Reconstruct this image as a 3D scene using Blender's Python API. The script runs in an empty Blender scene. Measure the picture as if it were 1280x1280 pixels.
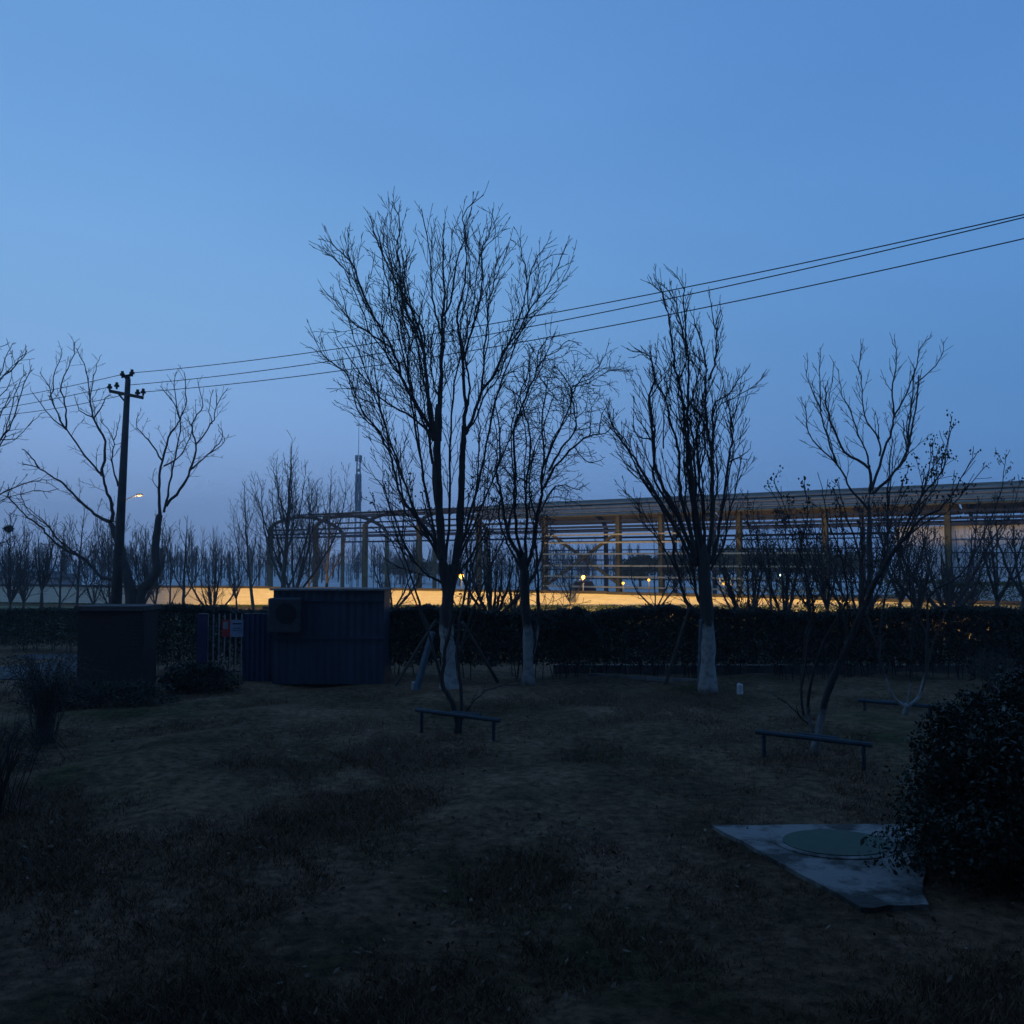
import bpy, math, random
import numpy as np
from mathutils import Vector
R = math.radians
sc = bpy.context.scene
COL = sc.collection

# ------------------------------------------------------------------ camera
F = 1100.0
CAMH = 3.0
PITCH = math.atan(60 / F)
cd = bpy.data.cameras.new('camera'); cam = bpy.data.objects.new('camera', cd); COL.objects.link(cam)
cam.location = (0, 0, CAMH); cam.rotation_euler = (math.pi/2 + PITCH, 0, 0)
cd.sensor_width = 36; cd.lens = 36 * F / 1280; cd.clip_start = 0.05; cd.clip_end = 5000
sc.camera = cam

# ------------------------------------------------------------------ world
SUN_EL, SUN_AZ = R(-2.0), R(-75)
w = bpy.data.worlds.new('World'); sc.world = w; w.use_nodes = True
nt = w.node_tree; nt.nodes.clear()
def N(t, **k):
    n = nt.nodes.new(t)
    for a, b in k.items(): setattr(n, a, b)
    return n
def Lk(a, b): nt.links.new(a, b)
out = N('ShaderNodeOutputWorld'); bg = N('ShaderNodeBackground'); bg.inputs[1].default_value = 1.0
sky = N('ShaderNodeTexSky', sky_type='NISHITA'); sky.sun_disc = False
sky.sun_elevation = SUN_EL; sky.sun_rotation = SUN_AZ; sky.ozone_density = 2.0; sky.dust_density = 1.0; sky.air_density = 1.0
tc = N('ShaderNodeTexCoord'); sep = N('ShaderNodeSeparateXYZ'); Lk(tc.outputs['Generated'], sep.inputs[0])
rl = N('ShaderNodeValToRGB'); rr = N('ShaderNodeValToRGB')
def ramp(r, stops):
    while len(r.color_ramp.elements) > 1: r.color_ramp.elements.remove(r.color_ramp.elements[-1])
    r.color_ramp.elements[0].position = stops[0][0]; r.color_ramp.elements[0].color = (*stops[0][1], 1)
    for p, c in stops[1:]:
        e = r.color_ramp.elements.new(p); e.color = (*c, 1)
def s2l(c):
    return tuple(((v/255+0.055)/1.055)**2.4 if v > 10 else v/255/12.92 for v in c)
# dusk sky by elevation (z of the view direction): afterglow side, and the darker side
ramp(rl, [(0.0, s2l((130,160,206))), (0.06, s2l((138,172,222))), (0.13, s2l((139,178,231))), (0.26, s2l((128,177,229))), (0.42, s2l((112,165,224))), (0.6, s2l((101,155,217))), (1.0, s2l((70,115,178)))])
ramp(rr, [(0.0, s2l((88,124,180))), (0.08, s2l((92,143,205))), (0.18, s2l((87,140,200))), (0.35, s2l((90,146,210))), (0.5, s2l((85,138,206))), (1.0, s2l((58,100,162)))])
Lk(sep.outputs[2], rl.inputs[0]); Lk(sep.outputs[2], rr.inputs[0])
mr = N('ShaderNodeMapRange', interpolation_type='SMOOTHSTEP'); mr.inputs[1].default_value = -0.5; mr.inputs[2].default_value = 0.62
Lk(sep.outputs[0], mr.inputs[0])
mx = N('ShaderNodeMixRGB'); Lk(mr.outputs[0], mx.inputs[0]); Lk(rl.outputs[0], mx.inputs[1]); Lk(rr.outputs[0], mx.inputs[2])
# faint uneven veil
nz = N('ShaderNodeTexNoise'); nz.inputs['Scale'].default_value = 1.6; nz.inputs['Detail'].default_value = 3
vm = N('ShaderNodeMapping'); vm.inputs['Scale'].default_value = (1, 1, 3.5); Lk(tc.outputs['Generated'], vm.inputs[0]); Lk(vm.outputs[0], nz.inputs[0])
m2 = N('ShaderNodeMapRange'); m2.inputs[1].default_value = 0.3; m2.inputs[2].default_value = 0.7; m2.inputs[3].default_value = 0.955; m2.inputs[4].default_value = 1.035
Lk(nz.outputs[0], m2.inputs[0])
ml = N('ShaderNodeMixRGB', blend_type='MULTIPLY'); ml.inputs[0].default_value = 1; Lk(mx.outputs[0], ml.inputs[1]); Lk(m2.outputs[0], ml.inputs[2])
ns = N('ShaderNodeVectorMath', operation='SCALE'); ns.inputs[3].default_value = 0.08; Lk(sky.outputs[0], ns.inputs[0])
ad = N('ShaderNodeMixRGB', blend_type='ADD'); ad.inputs[0].default_value = 1; Lk(ml.outputs[0], ad.inputs[1]); Lk(ns.outputs[0], ad.inputs[2])
Lk(ad.outputs[0], bg.inputs[0]); Lk(bg.outputs[0], out.inputs[0])

sl = bpy.data.lights.new('sun', 'SUN'); sl.energy = 0.02; sl.angle = R(20); sl.color = (1, .75, .6)
so = bpy.data.objects.new('sun', sl); COL.objects.link(so); so.rotation_euler = (R(84), 0, R(-75))
sc.view_settings.view_transform = 'Standard'; sc.view_settings.look = 'None'; sc.view_settings.exposure = 0; sc.view_settings.gamma = 1
sc.render.engine = 'CYCLES'

# ------------------------------------------------------------------ pixel -> world (for laying the place out)
CP, SP = math.cos(PITCH), math.sin(PITCH)
def ray(px, py):
    u = (px-640)/F; v = (640-py)/F
    return Vector((u, CP - v*SP, SP + v*CP))
def P(px, py, Y):
    d = ray(px, py); return Vector((0, 0, CAMH)) + d * (Y / d.y)
def G(px, py, z=0.0):
    d = ray(px, py); return Vector((0, 0, CAMH)) + d * ((z-CAMH) / d.z)

# ------------------------------------------------------------------ materials
def mat(name, col, rough=0.85, var=0.25, scale=8, col2=None, metal=0, bump=0.0, bscale=30, stretch=(1,1,1), spec=0.3, detail=6):
    m = bpy.data.materials.new(name); m.use_nodes = True; t = m.node_tree; b = t.nodes['Principled BSDF']
    b.inputs['Roughness'].default_value = rough; b.inputs['Metallic'].default_value = metal
    b.inputs['Specular IOR Level'].default_value = spec
    tc = t.nodes.new('ShaderNodeTexCoord'); mp = t.nodes.new('ShaderNodeMapping'); mp.inputs['Scale'].default_value = stretch
    t.links.new(tc.outputs['Object'], mp.inputs[0])
    n = t.nodes.new('ShaderNodeTexNoise'); n.inputs['Scale'].default_value = scale; n.inputs['Detail'].default_value = detail; n.inputs['Roughness'].default_value = .65
    t.links.new(mp.outputs[0], n.inputs[0])
    r = t.nodes.new('ShaderNodeValToRGB')
    c2 = col2 or tuple(min(1, c*(1+var)) for c in col); c1 = tuple(c*(1-var) for c in col) if col2 is None else col
    r.color_ramp.elements[0].position = .34; r.color_ramp.elements[0].color = (*c1, 1)
    r.color_ramp.elements[1].position = .66; r.color_ramp.elements[1].color = (*c2, 1)
    t.links.new(n.outputs[0], r.inputs[0]); t.links.new(r.outputs[0], b.inputs['Base Color'])
    if bump:
        n2 = t.nodes.new('ShaderNodeTexNoise'); n2.inputs['Scale'].default_value = bscale; n2.inputs['Detail'].default_value = 5
        t.links.new(mp.outputs[0], n2.inputs[0])
        bp = t.nodes.new('ShaderNodeBump'); bp.inputs['Strength'].default_value = bump; bp.inputs['Distance'].default_value = .03
        t.links.new(n2.outputs[0], bp.inputs['Height']); t.links.new(bp.outputs[0], b.inputs['Normal'])
    return m
def emis(name, col, s):
    m = bpy.data.materials.new(name); m.use_nodes = True; b = m.node_tree.nodes['Principled BSDF']
    b.inputs['Base Color'].default_value = (*col, 1); b.inputs['Emission Color'].default_value = (*col, 1); b.inputs['Emission Strength'].default_value = s
    return m
def painted_bark(name, zt, bark=(.045,.038,.034), white=(.30,.29,.27)):
    m = mat(name, bark, bump=.6, bscale=25, stretch=(1,1,.25), scale=10); t = m.node_tree; b = t.nodes['Principled BSDF']
    src = b.inputs['Base Color'].links[0].from_socket
    tc = t.nodes.new('ShaderNodeTexCoord'); s = t.nodes.new('ShaderNodeSeparateXYZ'); t.links.new(tc.outputs['Object'], s.inputs[0])
    n = t.nodes.new('ShaderNodeTexNoise'); n.inputs['Scale'].default_value = 7; t.links.new(tc.outputs['Object'], n.inputs[0])
    a = t.nodes.new('ShaderNodeMath'); a.operation = 'MULTIPLY_ADD'; a.inputs[1].default_value = .5; t.links.new(n.outputs[0], a.inputs[0]); t.links.new(s.outputs[2], a.inputs[2])
    g = t.nodes.new('ShaderNodeMapRange'); g.inputs[1].default_value = zt+.2; g.inputs[2].default_value = zt+.32; g.inputs[3].default_value = 1; g.inputs[4].default_value = 0
    t.links.new(a.outputs[0], g.inputs[0])
    n3 = t.nodes.new('ShaderNodeTexNoise'); n3.inputs['Scale'].default_value = 7; t.links.new(tc.outputs['Object'], n3.inputs[0])
    rr_ = t.nodes.new('ShaderNodeValToRGB'); rr_.color_ramp.elements[0].position = .35; rr_.color_ramp.elements[0].color = (*[c*.55 for c in white], 1); rr_.color_ramp.elements[1].position = .55; rr_.color_ramp.elements[1].color = (*white, 1)
    t.links.new(n3.outputs[0], rr_.inputs[0])
    x = t.nodes.new('ShaderNodeMixRGB'); t.links.new(g.outputs[0], x.inputs[0]); t.links.new(src, x.inputs[1]); t.links.new(rr_.outputs[0], x.inputs[2])
    t.links.new(x.outputs[0], b.inputs['Base Color'])
    return m
M = dict(
    bark=mat('bark', (.05,.042,.038), bump=.5, bscale=25, stretch=(1,1,.25)),
    bark_grey=mat('grey bark', (.07,.062,.056), bump=.5, bscale=25, stretch=(1,1,.25)),
    twig=mat('twig bark', (.05,.04,.036)),
    twig_red=mat('reddish twig', (.07,.045,.036)),
    seed=mat('dry seed heads', (.035,.024,.018)),
    leaf=mat('privet leaves', (.010,.014,.007), col2=(.022,.028,.013), rough=.55, scale=3),
    leaf_dark=mat('dark leaves', (.010,.016,.008), col2=(.03,.04,.018), rough=.45, scale=5),
    leaf_gloss=mat('glossy leaves', (.02,.03,.018), col2=(.07,.08,.05), rough=.45, scale=9, spec=.5),
    leaf_gold=mat('golden hedge leaves', (.05,.07,.012), col2=(.09,.12,.02), rough=.6, scale=3),
    leaf_ever=mat('evergreen foliage', (.02,.035,.015), col2=(.05,.07,.03), rough=.7, scale=2),
    far=mat('distant twigs', (.06,.055,.055)),
    conc=mat('concrete', (.21,.20,.19), bump=.5, bscale=20, scale=4, var=.35),
    conc_pole=mat('concrete pole', (.055,.052,.05), bump=.2, scale=3),
    slab=mat('worn concrete slab', (.06,.055,.046), col2=(.27,.25,.225), bump=.9, bscale=11, scale=1.7, detail=12),
    cover=mat('green manhole cover', (.03,.062,.035), col2=(.05,.085,.048), scale=9, rough=.6),
    steel=mat('rusty painted steel', (.075,.06,.028), col2=(.15,.128,.062), scale=2.5, rough=.8),
    steel_brown=mat('dark brown steel', (.03,.024,.02), col2=(.055,.042,.03), scale=3), steel_dark=mat('dark blue painted steel', (.03,.045,.08), rough=.6, scale=4),
    girt=mat('cream painted steel rail', (.42,.36,.24), rough=.6),
    roof=mat('weathered roof sheet', (.15,.135,.115), col2=(.29,.25,.205), stretch=(.3,.6,3), scale=3, rough=.8),
    panel=mat('pale wall panel', (.50,.50,.54), col2=(.80,.78,.80), stretch=(6,6,.2), scale=1.5),
    wall=mat('cream boundary wall', (.50,.43,.33), col2=(.62,.55,.43), stretch=(.4,.4,4), scale=3, bump=.2, bscale=12),
    coping=mat('dark wall coping', (.05,.045,.04)),
    blue=mat('blue corrugated steel', (.020,.031,.050), col2=(.034,.048,.076), stretch=(1,1,.2), scale=3, rough=.55),
    blue_fence=mat('bright blue steel sheet', (.013,.028,.065), rough=.5),
    purple=mat('violet painted post', (.026,.02,.065), rough=.6),
    white=mat('white painted metal', (.5,.5,.5), rough=.5),
    picket=mat('pale picket', (.20,.21,.22), rough=.5),
    grey=mat('grey metal', (.16,.16,.17), rough=.5),
    ac=mat('dull grey appliance shell', (.035,.038,.045), rough=.6),
    black=mat('black', (.01,.01,.011), rough=.6),
    brick=mat('dark brick', (.022,.016,.015), col2=(.045,.03,.026), scale=9, stretch=(1,1,3), bump=.4),
    rail=mat('blue green painted rail', (.03,.05,.065), rough=.5),
    prop=mat('wooden prop pole', (.09,.075,.06), stretch=(1,1,.2)),
    prop_blue=mat('pale wrapped prop pole', (.10,.14,.17)),
    red=mat('red paint', (.35,.03,.03)),
    insul=mat('brown insulator', (.02,.013,.012), rough=.3),
    wire=mat('cable', (.012,.012,.014)),
    tile=mat('dark roof tiles', (.04,.04,.045), stretch=(1,1,3)),
    render=mat('pale render', (.30,.30,.33)),
    tower=mat('galvanised tower steel', (.12,.12,.13)),
    grassb=mat('dry grass blades', (.11,.066,.036), col2=(.21,.125,.072), scale=.8),
    lawn_green=mat('lamplit verge grass', (.05,.075,.018), col2=(.09,.12,.03), scale=2),
    sky_band=mat('pale low sky tone', (.38,.37,.35), col2=(.6,.58,.55), scale=.05),  # light of the low sky put into the far ground colour
    path=mat('path paving', (.055,.055,.055), scale=2),
    lamp=emis('sodium lamp glow', (1,.55,.12), 1.8), lamp_w=emis('white lamp glow', (.8,1,.65), 2.5), lamp_c=emis('headlight glow', (1,.95,.85), 30),
    lamp_f=emis('floodlight lens', (1,.62,.22), 4), lamp_d=emis('dim amber lamp', (1,.5,.06), 1.6),
)
# ground material: patchy dry lawn
def ground_mat():
    m = bpy.data.materials.new('dry winter lawn'); m.use_nodes = True; t = m.node_tree; b = t.nodes['Principled BSDF']
    b.inputs['Roughness'].default_value = 1; b.inputs['Specular IOR Level'].default_value = .1
    tc = t.nodes.new('ShaderNodeTexCoord')
    def no(s, d, st=(1,1,1)):
        mp = t.nodes.new('ShaderNodeMapping'); mp.inputs['Scale'].default_value = st; t.links.new(tc.outputs['Object'], mp.inputs[0])
        n = t.nodes.new('ShaderNodeTexNoise'); n.inputs['Scale'].default_value = s; n.inputs['Detail'].default_value = d; n.inputs['Roughness'].default_value = .7; t.links.new(mp.outputs[0], n.inputs[0]); return n
    def rp(n, a, ca, c, cc):
        r = t.nodes.new('ShaderNodeValToRGB'); r.color_ramp.elements[0].position = a; r.color_ramp.elements[0].color = (*ca, 1)
        r.color_ramp.elements[1].position = c; r.color_ramp.elements[1].color = (*cc, 1); t.links.new(n.outputs[0], r.inputs[0]); return r
    a = rp(no(.32, 5), .38, (.10,.066,.034), .62, (.24,.14,.085))
    gp = rp(no(.21, 4), .50, (1,1,1), .68, (.30,.55,.34))
    bb = rp(no(7, 10), .34, (.30,.33,.3), .66, (1.6,1.55,1.5))
    x = t.nodes.new('ShaderNodeMixRGB'); x.blend_type = 'MULTIPLY'; x.inputs[0].default_value = 1
    y_ = t.nodes.new('ShaderNodeMixRGB'); y_.blend_type = 'MULTIPLY'; y_.inputs[0].default_value = 1; t.links.new(a.outputs[0], y_.inputs[1]); t.links.new(gp.outputs[0], y_.inputs[2]); t.links.new(y_.outputs[0], x.inputs[1]); t.links.new(bb.outputs[0], x.inputs[2]); t.links.new(x.outputs[0], b.inputs['Base Color'])
    bp = t.nodes.new('ShaderNodeBump'); bp.inputs['Strength'].default_value = 1; bp.inputs['Distance'].default_value = .06
    n = no(14, 8); t.links.new(n.outputs[0], bp.inputs['Height']); t.links.new(bp.outputs[0], b.inputs['Normal'])
    return m
e_ = [n for n in M['slab'].node_tree.nodes if n.type == 'VALTORGB'][0].color_ramp.elements; e_[0].position = .44; e_[1].position = .56
M['ground'] = ground_mat()

# ------------------------------------------------------------------ mesh helpers
class MB:
    def __init__(s): s.v = []; s.f = []
    def tube(s, pts, rad, n=6, cap=True):
        k = len(pts); b0 = len(s.v)
        for i, p in enumerate(pts):
            a = pts[max(i-1, 0)]; c = pts[min(i+1, k-1)]
            dx, dy, dz = c[0]-a[0], c[1]-a[1], c[2]-a[2]
            l = math.sqrt(dx*dx+dy*dy+dz*dz) or 1e-6; dx /= l; dy /= l; dz /= l
            if abs(dy) < .9: ux, uy, uz = -dz*1.0, 0.0, dx   # cross(d, Y)
            else: ux, uy, uz = 0.0, dz, -dy
            l = math.sqrt(ux*ux+uy*uy+uz*uz) or 1e-6; ux /= l; uy /= l; uz /= l
            wx, wy, wz = dy*uz-dz*uy, dz*ux-dx*uz, dx*uy-dy*ux
            r = rad[i] if hasattr(rad, '__len__') else rad
            for j in range(n):
                t = 2*math.pi*j/n; c_, s_ = math.cos(t)*r, math.sin(t)*r
                s.v.append((p[0]+ux*c_+wx*s_, p[1]+uy*c_+wy*s_, p[2]+uz*c_+wz*s_))
        for i in range(k-1):
            for j in range(n):
                q = b0+i*n; j2 = (j+1) % n
                s.f.append((q+j, q+j2, q+n+j2, q+n+j))
        if cap: s.f.append(tuple(b0+j for j in range(n))[::-1]); s.f.append(tuple(b0+(k-1)*n+j for j in range(n)))
    def box(s, c, h, ax=None):
        """box with centre c, half sizes h, optional x axis direction (horizontal)"""
        X = Vector((1,0,0)) if ax is None else Vector(ax).normalized(); Z = Vector((0,0,1)); Yv = Z.cross(X)
        c = Vector(c); b0 = len(s.v)
        for sz in (-1, 1):
            for sy in (-1, 1):
                for sx in (-1, 1): s.v.append(tuple(c + X*h[0]*sx + Yv*h[1]*sy + Z*h[2]*sz))
        for f in ((0,2,3,1),(4,5,7,6),(0,1,5,4),(2,6,7,3),(0,4,6,2),(1,3,7,5)): s.f.append(tuple(b0+i for i in f))
    def beam(s, a, b, w, h):
        """rectangular bar from a to b"""
        a = Vector(a); b = Vector(b); d = (b-a).normalized()
        up = Vector((0,0,1)) if abs(d.z) < .95 else Vector((0,1,0))
        X = d.cross(up).normalized(); Z = X.cross(d); b0 = len(s.v)
        for p in (a, b):
            for sx, sz in ((-1,-1),(1,-1),(1,1),(-1,1)): s.v.append(tuple(p + X*w/2*sx + Z*h/2*sz))
        for f in ((0,1,2,3),(7,6,5,4),(0,4,5,1),(1,5,6,2),(2,6,7,3),(3,7,4,0)): s.f.append(tuple(b0+i for i in f))
    def prism(s, ring, z0, z1):
        b0 = len(s.v); n = len(ring)
        for z in (z0, z1):
            for p in ring: s.v.append((p[0], p[1], z))
        for i in range(n): s.f.append((b0+i, b0+(i+1) % n, b0+n+(i+1) % n, b0+n+i))
        s.f.append(tuple(b0+i for i in range(n))[::-1]); s.f.append(tuple(b0+n+i for i in range(n)))
    def blob(s, c, r, sq=(1,1,1)):
        c = Vector(c); b0 = len(s.v)
        for d in ((1,0,0),(-1,0,0),(0,1,0),(0,-1,0),(0,0,1),(0,0,-1)): s.v.append((c.x+d[0]*r*sq[0], c.y+d[1]*r*sq[1], c.z+d[2]*r*sq[2]))
        for f in ((0,2,4),(2,1,4),(1,3,4),(3,0,4),(2,0,5),(1,2,5),(3,1,5),(0,3,5)): s.f.append(tuple(b0+i for i in f))
    def sphere(s, c, r, n=10, m=6):
        c = Vector(c); pts = []; rad = []
        for i in range(m+1):
            t = math.pi*i/m; pts.append((c.x, c.y, c.z - r*math.cos(t))); rad.append(max(r*math.sin(t), r*.02))
        s.tube(pts, rad, n)
    def build(s, name, m, parent=None, loc=None, smooth=False):
        org = Vector(parent_world(parent)) if parent else (Vector(loc) if loc is not None else Vector((0,0,0)))
        me = bpy.data.meshes.new(name)
        me.from_pydata([(v[0]-org.x, v[1]-org.y, v[2]-org.z) for v in s.v], [], s.f)
        me.materials.append(m); me.update()
        if smooth: me.polygons.foreach_set('use_smooth', [True]*len(me.polygons))
        o = bpy.data.objects.new(name, me); COL.objects.link(o)
        if parent: o.parent = parent
        else: o.location = org
        return o
def parent_world(o):
    p = Vector((0,0,0))
    while o: p = p + o.location; o = o.parent
    return p
def tag(o, label=None, cat=None, group=None, kind=None):
    if label: o['label'] = label
    if cat: o['category'] = cat
    if group: o['group'] = group
    if kind: o['kind'] = kind
    return o
def empty(name, loc, label, cat, group=None):
    o = bpy.data.objects.new(name, None); COL.objects.link(o); o.location = loc; o.empty_display_size = .2
    return tag(o, label, cat, group)
def leaves(name, m, cen, size, parent=None, seed=1, flat=0.0, loc=None):
    """many small rhombic leaves at the numpy centres"""
    rg = np.random.default_rng(seed); n = len(cen)
    a = rg.normal(size=(n,3)); a /= np.linalg.norm(a, axis=1)[:,None]
    b = rg.normal(size=(n,3)); b -= (a*b).sum(1)[:,None]*a; b /= np.linalg.norm(b, axis=1)[:,None]
    s = (size*(.6+.8*rg.random(n)))[:,None]
    V = np.stack([cen-a*s, cen-b*s*.45, cen+a*s, cen+b*s*.45], 1).reshape(-1,3)
    org = parent_world(parent) if parent else Vector(loc if loc is not None else (0,0,0))
    V = V - np.array(org)
    me = bpy.data.meshes.new(name); me.vertices.add(n*4); me.vertices.foreach_set('co', V.ravel())
    me.loops.add(n*4); me.loops.foreach_set('vertex_index', np.arange(n*4, dtype=np.int32))
    me.polygons.add(n); me.polygons.foreach_set('loop_start', np.arange(0, n*4, 4, dtype=np.int32)); me.polygons.foreach_set('loop_total', np.full(n, 4, dtype=np.int32))
    me.update(calc_edges=True); me.validate(); me.materials.append(m)
    o = bpy.data.objects.new(name, me); COL.objects.link(o)
    if parent: o.parent = parent
    else: o.location = org
    return o
def light(name, loc, e, col, r=.15, kind='POINT', parent=None, rot=None):
    l = bpy.data.lights.new(name, kind); l.energy = e; l.color = col
    if kind == 'AREA': l.size = r
    else: l.shadow_soft_size = r
    o = bpy.data.objects.new(name, l); COL.objects.link(o)
    o.location = Vector(loc) - (parent_world(parent) if parent else Vector((0,0,0)))
    if rot: o.rotation_euler = rot
    if parent: o.parent = parent
    return o

# ------------------------------------------------------------------ trees
def smooth_line(pts, sub=3, jit=0, rng=random):
    o = []; n = len(pts)
    for i in range(n-1):
        p0 = pts[max(i-1,0)]; p1 = pts[i]; p2 = pts[i+1]; p3 = pts[min(i+2,n-1)]
        for k in range(sub):
            t = k/sub
            q = 0.5*((2*p1) + (p2-p0)*t + (2*p0-5*p1+4*p2-p3)*t*t + (3*p1-p0-3*p2+p3)*t**3)
            if jit and (i or k): q = q + Vector((rng.gauss(0,jit), rng.gauss(0,jit), rng.gauss(0,jit)*.5))
            o.append(q)
    o.append(pts[-1]); return o
def shoot(mb, p, d, L, r, lvl, rng, S, tips):
    """a shoot with side shoots"""
    n = max(3, int(L/S['seg'])); step = L/n; pts = [p]; rad = [r]
    d = d.normalized(); dirs = [d]
    for i in range(n):
        d = (d + Vector((rng.gauss(0,1), rng.gauss(0,1), rng.gauss(0,1)))*S['wig'] + Vector((0,0,S['up']))).normalized()
        p = p + d*step; pts.append(p); dirs.append(d); rad.append(max(r*(1-(i+1)/n*.75), S['rmin']))
    mb.tube(pts, rad, 3, cap=False)
    tips.append(pts[-1])
    if lvl <= 0: return
    side(mb, pts, dirs, rad, L, lvl, rng, S, tips, .15)
def side(mb, pts, dirs, rad, L, lvl, rng, S, tips, t0, lf=None):
    n = len(pts)-1; k = max(1, int(L*(1-t0)/S['gap'][lvl]*rng.uniform(.8,1.2))); ph = rng.uniform(0,6)
    lf = lf or S['lf'][lvl]
    for j in range(k):
        t = t0 + (1-t0)*(j+rng.random())/k; i = min(n-1, int(t*n)); q = pts[i].lerp(pts[i+1], t*n-i)
        dd = dirs[i]; ph += 2.4
        a = Vector((0,0,1)).cross(dd); a = a.normalized() if a.length > .1 else Vector((1,0,0)); b = dd.cross(a)
        perp = a*math.cos(ph) + b*math.sin(ph); an = R(rng.uniform(*S['ang']))
        nd = dd*math.cos(an) + perp*math.sin(an)
        l = L*lf*(1-.72*t)*rng.uniform(.55,1.3)
        if l < .08: continue
        shoot(mb, q, nd, l, max(min(rad[i]*.55, S['rside'][lvl]), S['rmin']), lvl-1, rng, S, tips)
ST = dict(seg=.16, wig=.10, up=.06, rmin=.0066, gap={3:.32,2:.26,1:.16}, lf={3:.45,2:.42,1:.38}, ang=(22,48), rside={3:.014,2:.011,1:.0075})
def style(**k): d = dict(ST); d.update(k); return d

def traced_tree(name, label, cat, base, Y, limbs, seed, S=ST, lvl=2, bark='bark', drift=.22, paint=None, twl=1.0, seeds=0, t0=.12, group=None, twig='twig', trunk_n=10, dens=.5):
    """limbs: list of (points in photo pixels, r0 px, r1 px); each is laid out in depth as well"""
    rng = random.Random(seed)
    b = P(base[0], base[1], Y) if base[1] is None else G(base[0], base[1])
    b = Vector((P(base[0], 700, Y).x, Y, 0))
    root = empty(name, b, label, cat, group)
    tm = MB(); cm = MB(); tips = []; known = []
    ex = []
    for pp, r0, r1 in limbs:                                   # companion limbs that fill the depth of the crown
        if r0 > 4.2 or r0 < 1.2 or len(pp) < 4: continue
        for _ in range(int(dens + rng.random())):
            ox, oy = max(-16, min(16, rng.gauss(0, 11))), rng.uniform(-2, 20); k0 = rng.choice((0, 1)); q = pp[k0:]; m_ = len(q)-1
            ex.append(([(x+ox*(i/m_)**1.2*1.0+(rng.gauss(0,3) if i else 0), y+oy*(i/m_)) for i, (x, y) in enumerate(q)], r0*.55, min(r1, .5)))
    limbs = list(limbs) + ex
    pxm = Y/F
    for li, (pp, r0, r1) in enumerate(limbs):
        y0 = Y
        if known:
            q = min(known, key=lambda k: (k[0]-pp[0][0])**2+(k[1]-pp[0][1])**2)
            if (q[0]-pp[0][0])**2+(q[1]-pp[0][1])**2 < 900: y0 = q[2]
        dr = rng.uniform(-1,1)*drift if li else 0
        W = []; acc = 0
        for i, (x, y) in enumerate(pp):
            if i: acc += math.hypot(x-pp[i-1][0], y-pp[i-1][1])*pxm
            yy = y0 + dr*acc; known.append((x, y, yy)); W.append(P(x, y, yy))
        if li == 0 or abs(pp[0][1]-base[1]) < 3: W[0].z = -.05
        L = sum((W[i+1]-W[i]).length for i in range(len(W)-1))
        pts = smooth_line(W, 4, .013*Y/20 if r0 < 5 else .006, rng); n = len(pts)-1
        lr = .76 if r0 < 4.1 else .92; rad = [max((r0+(r1-r0)*(i/n)**.75)*pxm*lr*rng.uniform(.9,1.12), .0065) for i in range(n+1)]
        if r1 >= 3.4: rad[-2:] = [rad[-2]*.85, rad[-1]*.5]
        if li == 0 and name == 'bare_tree': rad[-3:] = [rad[-3]*.8, rad[-2]*.5, rad[-1]*.2]
        if li == 0 and paint is not None: rad = [r*(1+.35*max(0, 1-i/2)) for i, r in enumerate(rad)]
        (tm if r0 >= 2.2 else cm).tube(pts, rad, trunk_n if r0 > 5 else (6 if r0 > 2 else 4), cap=(r0 > 3))
        tips.append(pts[-1])
        if r1 < 3.5:
            dirs = [(pts[min(i+1,n)]-pts[max(i-1,0)]).normalized() for i in range(n+1)]
            side(cm, pts, dirs, rad, L*1.0, lvl, rng, S, tips, t0, S['lf'][lvl]*twl*min(1, 2.6/max(L,.5)))
    bm = painted_bark(name+' painted bark', paint) if paint is not None else M[bark]
    tm.build('trunk', bm, root, smooth=True)
    if cm.v: cm.build('crown', M[twig], root)
    if seeds: seed_heads(root, tips, seeds, rng)
    return root
def seed_heads(root, tips, n, rng):
    sm = MB(); tips = sorted([t for t in tips if t.z > 2.2], key=lambda t: -t.z - rng.uniform(0, 1.2)); tips = [t for i, t in enumerate(tips) if i % 2]
    for t in tips[:n]:
        for _ in range(rng.randint(4,10)):
            c = t + Vector((rng.gauss(0,.035), rng.gauss(0,.035), rng.gauss(-.01,.045))); sm.blob(c, rng.uniform(.010,.021), (1,1,1.2))
    if sm.v: tag(sm.build('seed_heads', M['seed'], root), kind='stuff')
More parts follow.
